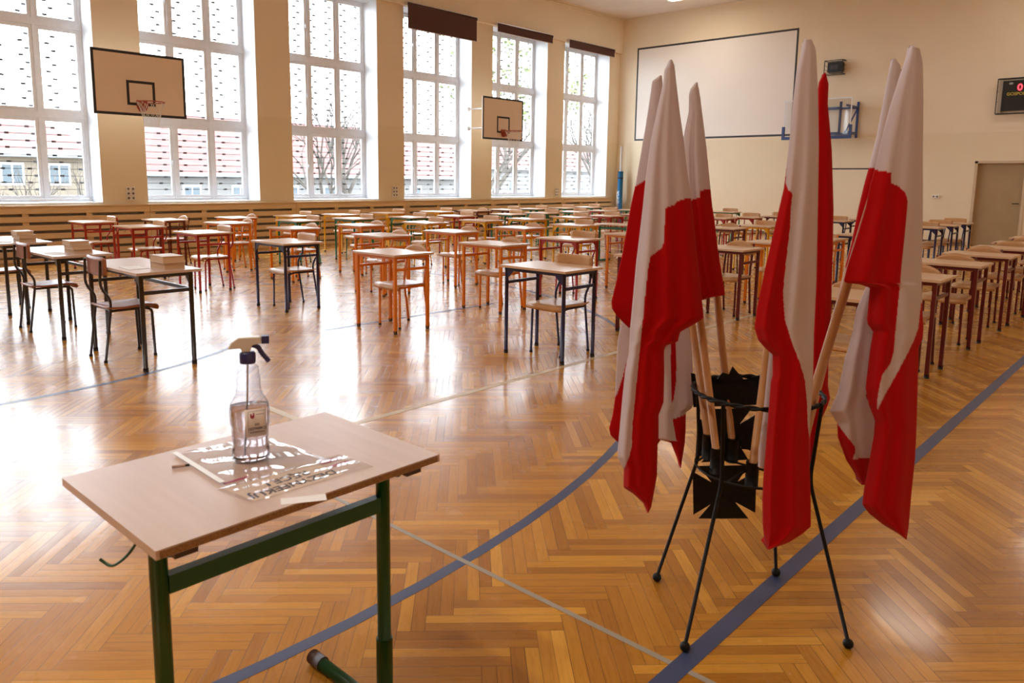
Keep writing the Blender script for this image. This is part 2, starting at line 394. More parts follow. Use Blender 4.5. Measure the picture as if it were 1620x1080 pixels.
# windows
def hwbox(bm, y0, y1, z0, z1, x0, x1, mi=0): box(bm, (x0, y0, z0), (x1, y1, z1), mi)
for wi, (a, b) in enumerate(WIN):
    a += .004; b -= .004; y0, y1 = a, b; zz = [SILL, 2.53, 4.10, WTOP]
    bm = B(); x0, x1 = XF-.06, XF
    for z, h in ((SILL+.005, .05), (WTOP-.055, .05)): hwbox(bm, y0, y1, z, z+h, x0, x1)
    hwbox(bm, y0, y0+.05, SILL+.005, WTOP-.005, x0, x1+.002); hwbox(bm, y1-.05, y1, SILL+.005, WTOP-.005, x0, x1+.002)
    for z in zz[1:3]: hwbox(bm, y0, y1, z-.055, z+.055, x0, x1+.015)
    cw = (y1-y0)/3
    for k in (1, 2): hwbox(bm, y0+cw*k-.025, y0+cw*k+.025, SILL+.005, WTOP-.005, x0, x1+.004)
    root = struct('window_%d' % (wi+1), bm, M_FRAME)
    for r in range(3):
        for k in range(3):
            p0, p1 = y0+cw*k+(.05 if k == 0 else .027), y0+cw*(k+1)-(.05 if k == 2 else .027)
            q0, q1 = zz[r]+(.06 if r == 0 else .058), zz[r+1]-(.06 if r == 2 else .058)
            bm = B(); t_ = .055
            hwbox(bm, p0, p1, q0, q0+t_, x0+.01, x1-.008); hwbox(bm, p0, p1, q1-t_, q1, x0+.01, x1-.008)
            hwbox(bm, p0, p0+t_, q0+t_, q1-t_, x0+.01, x1-.008); hwbox(bm, p1-t_, p1, q0+t_, q1-t_, x0+.01, x1-.008)
            s_ = obj('window_sash', bm, M_FRAME, root)
            bm = B(); hwbox(bm, p0+t_-.004, p1-t_+.004, q0+t_-.004, q1-t_+.004, x0+.026, x0+.030)
            obj('glass_pane', bm, M_GLASS, s_)
            if k == 0:
                bm = B(); zc = (q0+q1)/2
                box(bm, (x1-.01, p1-.04, zc-.03), (x1+.01, p1-.015, zc+.03)); box(bm, (x1+.008, p1-.036, zc-.06), (x1+.022, p1-.02, zc+.02))
                obj('window_handle', bm, M_WHITE, s_)
    # outside grille: thin rods with little clasps
    bm = B(); xg = XF-.16; nrod = 37
    for r in range(nrod):
        z = SILL+.10+r*(WTOP-SILL-.2)/(nrod-1)
        tube(bm, [(xg, y0+.002, z), (xg, y1-.002, z)], .0065, 4)
        for q in range(6):
            yy = y0+.12+q*(y1-y0-.24)/5+(.1 if r % 2 else 0)
            box(bm, (xg-.012, yy-.035, z-.017), (xg+.012, yy+.035, z+.017))
    obj('window_grille', bm, mat('grille_steel', (.035,.03,.03), .5, 0), root)
    bm = B(); box(bm, (XF-.2, y0-.004, SILL-.04), (XW+.0, y1+.004, SILL)); obj('window_sill', bm, M_WHITE, root)

for (u, v, c, cn) in ((690, 233, (.75,.26,.02), 'orange paper leaf stuck to the window with the long blind'), (789, 273, (.02,.30,.14), 'small green paper leaf stuck to the fifth window')):
    p = on_x(u, v, XF-.026)
    bm = B(); prism(bm, [(-.05,0), (-.03,.05), (0,.03), (.01,.09), (.035,.05), (.06,.03), (.02,-.02), (0,-.07), (-.02,-.03)], .001, 0, Matrix.Translation(p) @ Matrix.Rotation(PI/2, 4, 'Z'))
    tag(obj('paper_leaf', bm, mat('leaf_'+cn.split()[0], c, .7)), cn, 'sticker')

# ------------------------------------------------------------------ radiator covers along the window wall
CX0, CX1 = XW+.005, -14.6
joints = [YF+.05, -.2, 2.95, 6.1, 9.27, 12.43, 15.6, 18.75, YB-.35]
def radiator_cover(y0, y1, label):
    root = thing('radiator_cover', label, 'radiator cover', (CX1, y0, 0), 0, 'slatted radiator covers below the windows')
    L = y1-y0-.006; D = CX0-CX1
    bm = B(); box(bm, (D+.002, 0, .925), (.02, L, .955)); obj('shelf', bm, M_SLAT, root)
    bm = B(); zs = []
    z = .925
    box(bm, (-.022, 0, .815), (0, L, .92))
    z = .815-.05
    while z > .12:
        box(bm, (-.022, 0, z-.095), (0, L, z)); z -= .145
    box(bm, (-.022, 0, .0), (0, L, .06))
    obj('slats', bm, M_SLAT, root)
    n = 3
    for k in range(n+1):
        yc = .05+(L-.1)*k/n; bm = B(); box(bm, (-.05, yc-.05, 0), (-.0235, yc+.05, .92)); obj('post', bm, M_SLAT, root)
    bm = B(); box(bm, (-.125, .12, .12), (-.055, L-.12, .78))
    for q in range(int((L-.3)/.06)): box(bm, (-.13, .16+q*.06, .14), (-.05, .19+q*.06, .76))
    obj('radiator', bm, mat('radiator_grey', (.20,.17,.15), .5), root)
names = ['ahead of the first visible window, out of frame to the left', 'left of the first window, leftmost cover at the frame edge', 'below the leftmost window',
 'below the second window from the left', 'below the third window from the left', 'below the window with the long brown blind',
 'below the fifth window from the left', 'below the last window, beside the blue padded post']
for k, nm in enumerate(names):
    if k == 0: continue
    radiator_cover(joints[k], joints[k+1], 'slatted pine radiator cover ' + nm)

# blinds
def blind(wi, drop, label):
    a, b = WIN[wi]; root = thing('roller_blind', label, 'blind', (XW+.10, (a+b)/2, WTOP+.03), 0, 'brown roller blinds on the beam')
    w_ = (b-a)/2+.02
    bm = B(); tube(bm, [(.045, -w_, 0), (.045, w_, 0)], .036, 14); obj('roller', bm, M_BLIND, root)
    bm = B(); box(bm, (.002, -w_, .036), (.085, w_, .046)); box(bm, (.002, -w_-.008, -.04), (.085, -w_-.001, .046)); box(bm, (.002, w_+.001, -.04), (.085, w_+.008, .046))
    obj('bracket', bm, M_ALU, root)
    bm = B(); box(bm, (.072, -w_+.02, -drop), (.076, w_-.02, 0)); obj('blind_fabric', bm, M_BLIND, root)
    bm = B(); tube(bm, [(.074, -w_+.02, -drop-.004), (.074, w_-.02, -drop-.004)], .009, 8); obj('bottom_bar', bm, mat('bar_beige', (.6,.5,.42), .4), root)
blind(5, .56, 'brown roller blind lowered furthest, third from the right end')
blind(6, .19, 'brown rolled-up blind above the second basketball backboard')
blind(7, .20, 'brown rolled-up blind on the last window beside the corner')

# ------------------------------------------------------------------ what stands outside
bm = B(); box(bm, (-140, -80, -4.4), (XW-.62, 90, -4.2)); struct('ground', bm, noisy('outside_ground', (.14,.13,.11), (.18,.165,.14), .3, .9))
M_ROOF = noisy('roof_tiles', (.12,.040,.036), (.155,.054,.048), 1.2, .8, (1, 1, 4)); M_HWALL = noisy('house_render', (.145,.118,.088), (.17,.14,.105), .6, .9)
M_HW2 = noisy('pale_render', (.13,.127,.122), (.155,.15,.147), .6, .9)
M_HWIN = mat('house_window', (.05,.07,.085), .4)
def house(name, x, y0, y1, eave, ridge, wall, label, wins, wh=1.7):
    root = thing(name, label, 'house', (x, (y0+y1)/2, -4.2)); L = (y1-y0)/2; H = eave+4.2; Hr = ridge+4.2
    bm = B(); box(bm, (-9, -L, 0), (0, L, H)); obj('wall', bm, wall, root)
    bm = B(); e = .5
    vs = [bm.verts.new(p) for p in ((e,-L-e,H-.1),(e,L+e,H-.1),(-9-e,L+e,H-.1),(-9-e,-L-e,H-.1),(-4.5,-L+3,Hr),(-4.5,L-3,Hr))]
    for q in ((0,1,5,4),(1,2,5),(2,3,4,5),(3,0,4),(3,2,1,0)): bm.faces.new([vs[k] for k in q])
    obj('roof', bm, M_ROOF, root)
    bm = B(); tube(bm, [(e+.05, -L-e, H-.1), (e+.05, L+e, H-.1)], .12, 8); obj('gutter', bm, mat('gutter_zinc', (.25,.27,.3), .5), root)
    for (wy, wz) in wins:
        bm = B(); box(bm, (.001, wy-.55, wz), (.06, wy+.55, wz+wh)); f = obj('window', bm, M_WHITE, root)
        bm = B(); box(bm, (.061, wy-.45, wz+.1), (.08, wy-.04, wz+wh-.1)); box(bm, (.061, wy+.04, wz+.1), (.08, wy+.45, wz+wh-.1)); obj('pane', bm, M_HWIN, f)
    bm = B(); box(bm, (-5.2, -1.2, Hr-.8), (-4.4, -.4, Hr+.9)); obj('chimney', bm, noisy('brick', (.30,.13,.10), (.36,.17,.13), 3, .9), root)
house('house', -45, 4, 16.6, 2.6, 5.0, M_HWALL, 'cream house with red roof seen through the leftmost window', [(-3.6, 5.15), (-1.0, 5.15), (1.6, 5.15), (3.8, 5.15)], 1.15)
house('house', -43, 17.8, 42, 1.7, 5.3, M_HW2, 'pale grey house with red roof seen through the second window', [(dy, 4.1) for dy in (-9.5, -6.5, -3, 0, 3.5, 7.5)], 1.1)
house('house', -60, 50, 92, 2.9, 6.2, M_HW2, 'distant red-roofed house seen through the window with the long blind', [(dy, 4.4) for dy in (-16, -12, -8, -4, 0, 5, 10)], 1.4)
def bare_tree(x, y, h, label, leaf=False, seed=1):
    rnd = random.Random(seed); root = thing('bare_tree' if not leaf else 'budding_tree', label, 'tree', (x, y, -4.2), 0, 'trees outside the windows')
    bm = B(); ends = []
    def grow(p, d, L, r, lev):
        q = p+d*L; mid = (p+q)/2+Vector((rnd.uniform(-1,1), rnd.uniform(-1,1), 0))*L*.06
        tube(bm, [p, mid, q], [r, r*.8, r*.62], 5 if lev > 1 else 7, cap=lev > 3)
        if lev >= 6: ends.append(q); return
        for _ in range(3 if lev < 3 else 2):
            nd = (d+Vector((rnd.uniform(-1,1), rnd.uniform(-1,1), rnd.uniform(-.15,.7)))*.75).normalized()
            grow(q, nd, L*rnd.uniform(.62,.84), r*.58, lev+1)
    grow(Vector((0,0,0)), Vector((0,0,1)), h*.27, h*.022, 0)
    obj('trunk', bm, noisy('bark', (.05,.042,.036), (.08,.07,.06), 5, .9), root)
    if leaf:
        bm = B()
        for e in ends:
            for _ in range(5):
                c = e+Vector((rnd.gauss(0,.3), rnd.gauss(0,.3), rnd.gauss(0,.3))); s_ = rnd.uniform(.05,.11)
                a = Vector((rnd.gauss(0,1), rnd.gauss(0,1), rnd.gauss(0,1))).normalized()*s_; b_ = a.orthogonal().normalized()*s_
                bm.faces.new([bm.verts.new(c+v) for v in (a, b_, -a, -b_)])
        obj('foliage', bm, noisy('young_leaves', (.085,.12,.03), (.13,.155,.05), 2, .8), root)
bare_tree(-23.5, 16.5, 11, 'bare tree outside the third window from the left', False, 3)
bare_tree(-25, 25.5, 13, 'green budding tree outside the window with the long blind', True, 5)
bare_tree(-25, 35.5, 12, 'bare tree behind the second basketball backboard', False, 8)
bare_tree(-27, 8.6, 7.5, 'small bare tree outside the leftmost window', False, 12)
bare_tree(-26, 45, 12, 'bare tree outside the last window by the corner', False, 21)

# ------------------------------------------------------------------ back wall: painted frame, hoop, clocks, sockets
def flat_frame(bm, x0, x1, z0, z1, y, w, t_=.002, mi=0):
    box(bm, (x0, y-t_, z1-w), (x1, y, z1), mi); box(bm, (x0, y-t_, z0), (x1, y, z0+w), mi)
    box(bm, (x0, y-t_, z0+w), (x0+w, y, z1-w), mi); box(bm, (x1-w, y-t_, z0+w), (x1, y, z1-w), mi)
bm = B(); flat_frame(bm, -14.09, -8.87, 2.80, 5.73, YB, .055)
struct('trim_%d' % TN[0], bm, M_BLACKP); TN[0] += 1
bm = B(); box(bm, (-14.035, YB-.0015, 2.855), (-8.925, YB, 5.675)); struct('trim_%d' % TN[0], bm, noisy('projection_white', (.87,.83,.79), (.90,.86,.82), 1, .7)); TN[0] += 1
bm = B(); box(bm, (-8.6, YB-.002, 1.86), (-6.4, YB, 1.895)); struct('trim_%d' % TN[0], bm, M_BLACKP); TN[0] += 1

hb = thing('wall_mounted_hoop', 'transparent basketball backboard on blue steel bracket, on the back wall', 'basketball hoop', (-8.35, YB, 2.6))
yb_ = -.9; hx = .78
P0 = on_y(1238.5, 217, YB+yb_); P1 = on_y(1344.5, 215.5, YB+yb_); P2 = on_y(1347, 153, YB+yb_)
bx0, bx1 = P0.x+8.35, P1.x+8.35; bz0, bz1 = P1.z-2.6, P2.z-2.6
bm = B(); box(bm, (bx0, yb_, bz0), (bx1, yb_+.012, bz1)); obj('backboard', bm, M_ACRYL, hb)
bm = B(); flat_frame(bm, bx0, bx1, bz0, bz1, yb_-.001, .03, .006); cxx = (bx0+bx1)/2
flat_frame(bm, cxx-.29, cxx+.29, bz0+.14, bz0+.56, yb_-.001, .04, .006); obj('board_marking', bm, M_WHITE, hb)
bm = B(); box(bm, (bx0-.03, yb_-.03, bz0-.05), (bx1+.03, yb_+.04, bz0+.03)); box(bm, (bx0-.03, yb_-.03, bz0+.03), (bx0+.03, yb_+.04, bz0+.3)); box(bm, (bx1-.03, yb_-.03, bz0+.03), (bx1+.03, yb_+.04, bz0+.3))
obj('bottom_pad', bm, M_BLUEP, hb)
bm = B(); e_ = .035
def beam(p, q, r=.035): tube(bm, [p, q], r, 4)
vx1 = on_y(1356, 190, YB-.03).x+8.35; vx0 = vx1-1.25
for x in (vx0, vx1):
    beam((x, -.03, bz0-.0), (x, -.03, bz1-.05)); beam((x, -.03, bz1-.2), (x, yb_+.04, bz1-.2)); beam((x, -.03, bz0+.12), (x, yb_+.04, bz0+.12)); beam((x, -.03, bz1-.2), (x, yb_+.05, bz0+.12), .02)
beam((vx0, -.03, bz1-.2), (vx1, -.03, bz1-.2)); beam((vx0, -.03, bz0+.12), (vx1, -.03, bz0+.12)); beam((bx1-.3, yb_+.06, bz1-.1), (bx1-.3, yb_+.06, bz0+.05))
beam((bx0+.3, yb_+.05, bz1-.25), (bx1-.3, yb_+.05, bz1-.25), .03); beam((bx0+.3, yb_+.05, bz0+.1), (bx1-.3, yb_+.05, bz0+.1), .03)
obj('bracket', bm, M_BLUEP, hb)
def hoop(parent, c, dirv, z, col=M_RIM, net=True, plate=True):
    """rim and net; c = point on board face, dirv = outward direction"""
    dv = Vector(dirv); ctr = Vector(c)+dv*.375; 
    bm = B(); tube(bm, [(ctr.x+.225*math.cos(q*PI/16), ctr.y+.225*math.sin(q*PI/16), z) for q in range(32)], .009, 6, closed=True)
    sd = Vector((-dv.y, dv.x, 0))
    for s_ in (-.08, .08): tube(bm, [Vector((c[0], c[1], z-.02))+sd*s_, ctr-dv*.2+sd*s_*.9+Vector((0,0,z-ctr.z))], .008, 6)
    Mx = Matrix.Translation((c[0], c[1], z)) @ Matrix(((sd.x, dv.x, 0, 0), (sd.y, dv.y, 0, 0), (0, 0, 1, 0), (0, 0, 0, 1)))
    prism(bm, [(-.09,.05), (.09,.05), (.09,-.06), (.05,-.14), (-.05,-.14), (-.09,-.06)], .02, 0, Mx)
    prism(bm, [(-.075,-.01), (.075,-.01), (.02,-.13), (-.02,-.13)], .14, 0, Mx)
    rim = obj('rim', bm, col, parent)
    if net:
        bm = B(); n = 12
        for k in range(n):
            for s_ in (1, -1):
                pts = []
                for j in range(6):
                    f = j/5; a = 2*PI*(k+s_*j*.5)/n; r = .222-.11*f**.7
                    pts.append((ctr.x+r*math.cos(a), ctr.y+r*math.sin(a), z-.008-.40*f))
                tube(bm, pts, .0035, 4, cap=False)
        obj('net', bm, M_NET, rim)
hoop(hb, (cxx, yb_-.01, 0), (0, -1, 0), bz0+.15, M_RIM)

def board(yc, x, z0, z1, w, rimy, label, arm_y, ex):
    root = thing('basketball_backboard', label, 'basketball backboard', (x, yc, z0), 0, 'wooden backboards on the window wall')
    H = z1-z0; D = XW-x
    bm = B(); box(bm, (-.03, -w/2, 0), (0, w/2, H)); obj('board', bm, M_BB, root)
    bm = B(); t_ = .05
    def fr(y0, y1, q0, q1, t_):
        box(bm, (.0005, y0, q1-t_), (.003, y1, q1)); box(bm, (.0005, y0, q0), (.003, y1, q0+t_)); box(bm, (.0005, y0, q0+t_), (.003, y0+t_, q1-t_)); box(bm, (.0005, y1-t_, q0+t_), (.003, y1, q1-t_))
    fr(-w/2, w/2, 0, H, .045); fr(-.245, .245, .18, .60, .045)
    obj('board_marking', bm, M_BLACKP, root)
    bm = B()
    for yy in arm_y:
        for z in (.32, H-.25):
            tube(bm, [(D+.013, yy, z), (-.03, yy*.8, z)], .022, 6)
            box(bm, (D+.001, yy-.05, z-.05), (D+.014, yy+.05, z+.05))
        tube(bm, [(-.2, yy*.85, .32), (-.2, yy*.85, H-.25)], .018, 6)
    obj('bracket', bm, M_WHITE, root)
    hoop(root, (.004, 0, 0), (1, 0, 0), .22)
board(5.76, -13.9, 2.51, 3.59, 1.60, 0, 'wooden backboard with orange rim and torn net, nearer one on left', (-.3, .3), 0)
board(15.0, -13.75, 2.51, 3.58, 1.56, 0, 'wooden backboard with red rim, further one between the last windows', (-.28, .28), 0)

# timer and scoreboard in wire cages
def caged(name, label, cat, x0, x1, z0, z1, dep, body):
    root = thing(name, label, cat, ((x0+x1)/2, YB, z0)); w = (x1-x0)/2; H = z1-z0
    bm = B(); r = .012
    for z in (0, H):
        for y in (-dep, 0-.01): tube(bm, [(-w, y, z), (w, y, z)], r, 4)
        for x in (-w, w): tube(bm, [(x, -dep, z), (x, -.01, z)], r, 4)
    for x in (-w, w): tube(bm, [(x, -dep, 0), (x, -dep, H)], r, 4); 
    for x in (-w, w):
        for z in (.35*H, .65*H): tube(bm, [(x, -dep, z), (x, -.01, z)], r*.4, 4)
    obj('cage', bm, M_BLACKP, root)
    body(root, w, H, dep); return root
def timer_body(root, w, H, dep):
    bm = B(); box(bm, (-w*.70, -dep+.03, H*.14), (w*.85, -.02, H*.86)); obj('display_case', bm, mat('case_black', (.01,.01,.01), .35), root)
    bm = B(); box(bm, (-w*.38, -dep+.026, H*.34), (w*.45, -dep+.029, H*.66)); obj('display', bm, mat('display_off', (.06,.06,.07), .3), root)
caged('shot_clock', 'small black shot clock in a wire cage high above the hoop', 'clock', -8.02, -7.55, 4.38, 4.73, .25, timer_body)
def emis(name, c, s_):
    m = mat(name, c, .5); b = m.node_tree.nodes['Principled BSDF']; b.inputs['Emission Color'].default_value = (*c, 1); b.inputs['Emission Strength'].default_value = s_; return m
def sb_body(root, w, H, dep):
    bm = B(); box(bm, (-w+.10, -dep+.03, .06), (w-.06, -.02, H-.05)); obj('display_case', bm, mat('case_black', (.01,.01,.01), .35), root)
    bm = B(); box(bm, (-w+.02, -dep+.05, .03), (-w+.095, -.02, H-.03)); obj('side_panel', bm, mat('cage_grey', (.45,.40,.33), .5), root)
    led = emis('red_led', (1, .02, .03), .9)
    text_obj('score_digits', '01:24', .21, led, root, (-w+.62, -dep+.026, H-.22), (PI/2, 0, 0))
    text_obj('label_text', 'GOSPODARZE', .095, mat('gold_print', (.55,.43,.05), .5), root, (-w+.50, -dep+.026, H-.36), (PI/2, 0, 0), sx=1.0)
    bm = B(); lathe(bm, [(.0, 0), (.045, 0), (.045, .002), (0, .002)], 20, (0,0,0), 1, .6, caps=False)
    o = obj('badge', bm, mat('badge_grey', (.4,.42,.42), .4), root, (-w+.26, -dep+.026, H-.12)); o.rotation_euler = (PI/2, 0, 0)
caged('scoreboard', 'electronic scoreboard with red digits in a wire cage at right edge', 'scoreboard', -4.0, -2.35, 3.15, 3.95, .16, sb_body)

def socket_cluster(name, x, y, z, face, label, rows=3, cols=1):
    root = thing(name, label, 'socket', (x, y, z), 0 if face == 'y' else PI/2, 'wall sockets')
    for r in range(rows):
        bm = B()
        for c in range(cols):
            box(bm, (-.04+c*.085, -.035, r*.085), (.04+c*.085, -.001, r*.085+.075))
        obj('socket_box', bm, M_PLASW, root, bevel=.004)
        bm = B()
        for c in range(cols):
            lathe(bm, [(.0, 0), (.022, 0), (.022, .002), (0, .002)], 14, (0, 0, 0), caps=False)
            for v in bm.verts[-56:]: v.co = Vector((v.co.x+c*.085, -.0365-v.co.z, v.co.y+r*.085+.037))
        obj('socket_face', bm, mat('socket_hole', (.16,.13,.10), .6), root)
for (u, v, nm) in ((203, 318, 'on the first pier, left of the second window'), (622, 312, 'on the pier left of the long blind'), (878, 311, 'on the pier before the last window')):
    p = on_x(u, v, XW); socket_cluster('wall_socket', XW+.001, p.y, p.z+.02, 'x', 'stack of white power sockets ' + nm, 3, 2)
p = on_y(1477, 313, YB); socket_cluster('wall_socket', p.x, YB-.001, p.z, 'y', 'double power socket on the back wall left of the door', 1, 2)

# ceiling light
def ceiling_light(x, y, label, watt=2.5):
    cl = thing('ceiling_light', label, 'lamp', (x, y, ZC), 0, 'ceiling lamps of the hall')
    bm = B(); box(bm, (-.62, -.16, -.10), (.62, .16, -.002)); obj('housing', bm, M_WHITE, cl)
    bm = B(); box(bm, (-.58, -.13, -.135), (.58, .13, -.101)); obj('diffuser', bm, emis('lamp_glow', (1, .86, .66), 1.2), cl)
    L = bpy.data.lights.new('lamp_light', 'AREA'); L.shape = 'RECTANGLE'; L.size = 1.1; L.size_y = .24; L.energy = watt; L.color = (1, .92, .80)
    lo = bpy.data.objects.new('lamp_light', L); COL.objects.link(lo); lo.parent = cl; lo.location = (0, 0, -.14)
for (x, y, nm) in ((-11.3, 19.9, 'lit white ceiling lamp above the back wall at top edge'), (-1.8, 19.9, 'ceiling lamp above the door, out of frame'),
                   (-3.3, 14.8, 'ceiling lamp over the middle of the hall, out of frame'), (1.0, 9.5, 'ceiling lamp right of the hall middle, out of frame'),
                   (-6.5, 5.0, 'ceiling lamp over the front desks, out of frame'), 
                   (-3.6, -1.2, 'added fill lamp behind the camera at the left, out of frame'), (-2.0, -2.5, 'added fill lamp behind the camera, out of frame')):
    ceiling_light(x, y, nm, 15 if y < 0 else 4.5)  # the two behind the camera are added fill for the flags' near side

# padded volleyball post in the corner
pb = on_y(981, 300, YB-.30)
post = thing('volleyball_post', 'blue padded volleyball post standing in the corner of the back wall', 'post', (pb.x, YB-.30, 0))
zt = on_y(981, 231, YB-.3).z; zp = on_y(981, 271, YB-.3).z
bm = B(); tube(bm, [(0,0,0), (0,0,zt)], .035, 12); obj('pole', bm, M_WHITE, post)
bm = B(); tube(bm, [(0,0,.05), (0,0,zp)], .085, 16); obj('pad', bm, M_PADB, post)
bm = B(); tube(bm, [(0,0,zp-.24), (0,0,zp-.20)], .0875, 16); obj('strap', bm, M_RUB, post)
text_obj('pad_lettering', 'PESMENPOL', .13, M_WHITE, post, (-.03, -.087, .82), (PI/2, -PI/2, 0), .001)

# ------------------------------------------------------------------ school furniture
def corner_gusset(bm, x, y, z, dx, dy, s_=.07):
    prism(bm, [(0,0), (dx*s_,0), (0,-s_)], dy*.004, 0, Matrix.Translation((x, y, z)))
def make_desk(kind, color, w=.66, dpt=.50, top=M_TOP):
    """origin at floor, front right corner of the top projected down; desk spans -w..0 in x, 0..dpt in y"""
    t = thing('school_desk', 'x', 'desk'); pm = PM[color]; H = .76
    bm = B(); box(bm, (-w, 0, H-.019), (0, dpt, H)); obj('tabletop', bm, top, t, bevel=.004)
    bm = B(); xs = (-w+.045, -.045); ys = (.045, dpt-.045); a = .0125
    z1 = H-.0195
    for y in ys: box(bm, (xs[0]-a, y-a, z1-.028), (xs[1]+a, y+a, z1))
    for x in xs: box(bm, (x-a, ys[0], z1-.028), (x+a, ys[1], z1))
    if kind == 'gusset':
        for sx, x in ((1, xs[0]+.014), (-1, xs[1]-.014)):
            for y in (ys[0]-.012, ys[1]+.008): corner_gusset(bm, x, y, z1-.027, sx, 1)
    obj('frame', bm, pm, t)
    for x in xs:
        bm = B(); box(bm, (x-.009, ys[0]+.01, .60), (x+.009, ys[1]-.01, .625)); obj('side_rail', bm, pm, t)
    for x in xs:
        for y in ys:
            bm = B()
            if kind == 'gusset': tube(bm, [(x, y, .012), (x, y, z1-.001)], .0165, 8)
            else: box(bm, (x-.014, y-.014, .012), (x+.014, y+.014, z1-.001))
            lg = obj('leg', bm, pm, t)
            bm = B(); tube(bm, [(x, y, 0), (x, y, .03)], .0185, 8); obj('leg_cap', bm, M_RUB, lg)
    bm = B(); tube(bm, [(xs[1]-.25, ys[0]-.006, z1-.03), (xs[1]-.25, ys[0]-.006, z1-.06), (xs[1]-.25, ys[0]-.035, z1-.055)], .003, 5) 
    obj('bag_hook', bm, pm, t)
    return t
def curved_panel(bm, w, h, t_, bow, arch, n=10, m_=6, rad=.025):
    """back rest: centred in x, z from 0..h, bowed in +y"""
    F, K = [], []
    for i in range(n+1):
        u = i/n*2-1; x = u*w/2; y = -bow*(1-u*u) + bow
        top = h - (arch*u*u if arch else 0)
        edge = 0 if abs(u) < .93 else rad*.5
        fr, bk = [], []
        for j in range(m_+1):
            z = edge*.4 + (top-edge-edge*.4)*j/m_
            fr.append(bm.verts.new((x, -y, z))); bk.append(bm.verts.new((x, -y+t_, z)))
        F.append(fr); K.append(bk)
    for i in range(n):
        for j in range(m_):
            for G, fl in ((F, 0), (K, 1)):
                q = (G[i][j], G[i+1][j], G[i+1][j+1], G[i][j+1]); f = bm.faces.new(q[::-1] if fl else q); f.smooth = True
        for j in (0, m_):
            q = (F[i][j], K[i][j], K[i+1][j], F[i+1][j]); bm.faces.new(q if j else q[::-1])
    for i in (0, n):
        for j in range(m_):
            q = (F[i][j], F[i][j+1], K[i][j+1], K[i][j]); bm.faces.new(q if i == 0 else q[::-1])
    bmesh.ops.recalc_face_normals(bm, faces=bm.faces)
def make_chair(kind, color, ply=M_PLY):
    """origin on floor under the seat's centre; the sitter faces -y, back rest at +y"""
    t = thing('school_chair', 'x', 'chair'); pm = PM[color]; w = .39; zs = .43
    bm = B(); prof = [(-.20, zs-.030), (-.198, zs-.010), (-.185, zs+.004), (-.14, zs+.010), (-.05, zs+.006), (.08, zs+.002), (.19, zs+.010)]
    up = []; lo = []
    for (y, z) in prof:
        hw = w/2*(1 if y < .1 else .93)
        up.append([bm.verts.new((x, y, z-(.004 if abs(x) < .1 else 0))) for x in (-hw, -hw*.5, 0, hw*.5, hw)])
        lo.append([bm.verts.new((x, y+(.010 if y < -.18 else 0), z-.011-(.004 if abs(x) < .1 else 0))) for x in (-hw, -hw*.5, 0, hw*.5, hw)])
    for k in range(len(prof)-1):
        for q in range(4):
            f = bm.faces.new((up[k][q], up[k][q+1], up[k+1][q+1], up[k+1][q])); f.smooth = True
            f = bm.faces.new((lo[k][q], lo[k+1][q], lo[k+1][q+1], lo[k][q+1])); f.smooth = True
        bm.faces.new((up[k][0], up[k+1][0], lo[k+1][0], lo[k][0])); bm.faces.new((up[k][4], lo[k][4], lo[k+1][4], up[k+1][4]))
    for k in (0, -1):
        for q in range(4): bm.faces.new((up[k][q], lo[k][q], lo[k][q+1], up[k][q+1]))
    bmesh.ops.recalc_face_normals(bm, faces=bm.faces); obj('seat', bm, ply, t)
    r = .0105 if kind != 'straight' else .012; seg = 8 if kind != 'straight' else 4; zr = zs-.022; xo = w/2-.035
    ybk = .235
    for s_ in (-1, 1):
        x = s_*xo
        if kind == 'straight':
            bm = B(); tube(bm, [(x, -.15, .012), (x, -.15, zr)], r, seg); lg = obj('front_leg', bm, pm, t)
            bm = B(); tube(bm, [(x, -.15, 0), (x, -.15, .02)], .0145, 8); obj('leg_cap', bm, M_RUB, lg)
            bm = B(); tube(bm, [(x, .22, .012), (x, .165, zr), (x, .175, zs+.1), (x, .225, .79)], r, seg); lg = obj('back_leg', bm, pm, t)
            bm = B(); tube(bm, [(x, .22, 0), (x, .218, .02)], .0145, 8); obj('leg_cap', bm, M_RUB, lg)
            bm = B(); tube(bm, [(x, -.15, zr), (x, .165, zr)], r, seg); obj('seat_rail', bm, pm, t)
        else:
            bm = B(); tube(bm, bend([(x, -.165, .012), (x, -.155, zr-.02), (x, -.10, zr), (x, .16, zr)], .035), r, seg); lg = obj('front_leg', bm, pm, t)
            bm = B(); tube(bm, [(x, -.165, 0), (x, -.165, .02)], .014, 8); obj('leg_cap', bm, M_RUB, lg)
            bm = B(); tube(bm, bend([(x, .225, .012), (x, .165, zr), (x, .16, zs+.07), (x, .232, zs+.17), (x, .222, .81)], .06), r, seg); lg = obj('back_leg', bm, pm, t)
            bm = B(); tube(bm, [(x, .225, 0), (x, .224, .02)], .014, 8); obj('leg_cap', bm, M_RUB, lg)
    for y in (-.13, .15):
        bm = B(); tube(bm, [(-xo, y, zr), (xo, y, zr)], r*.8, 6); obj('cross_bar', bm, pm, t)
    bm = B(); curved_panel(bm, .40 if kind != 'straight' else .37, .145 if kind != 'straight' else .165, .009, .022, .065 if kind == 'straight' else 0)
    o = obj('backrest', bm, ply, t, (0, .222-.012, .69 if kind != 'straight' else .655))
    return t
protoD, protoC = {}, {}
ORD = ['first', 'second', 'third', 'fourth', 'fifth', 'sixth', 'seventh', 'eighth', 'ninth', 'tenth', 'eleventh', 'twelfth', 'thirteenth']
CN = {'R': 'red', 'M': 'maroon', 'O': 'orange', 'Y': 'yellow', 'G': 'green', 'B': 'navy', 'K': 'charcoal'}
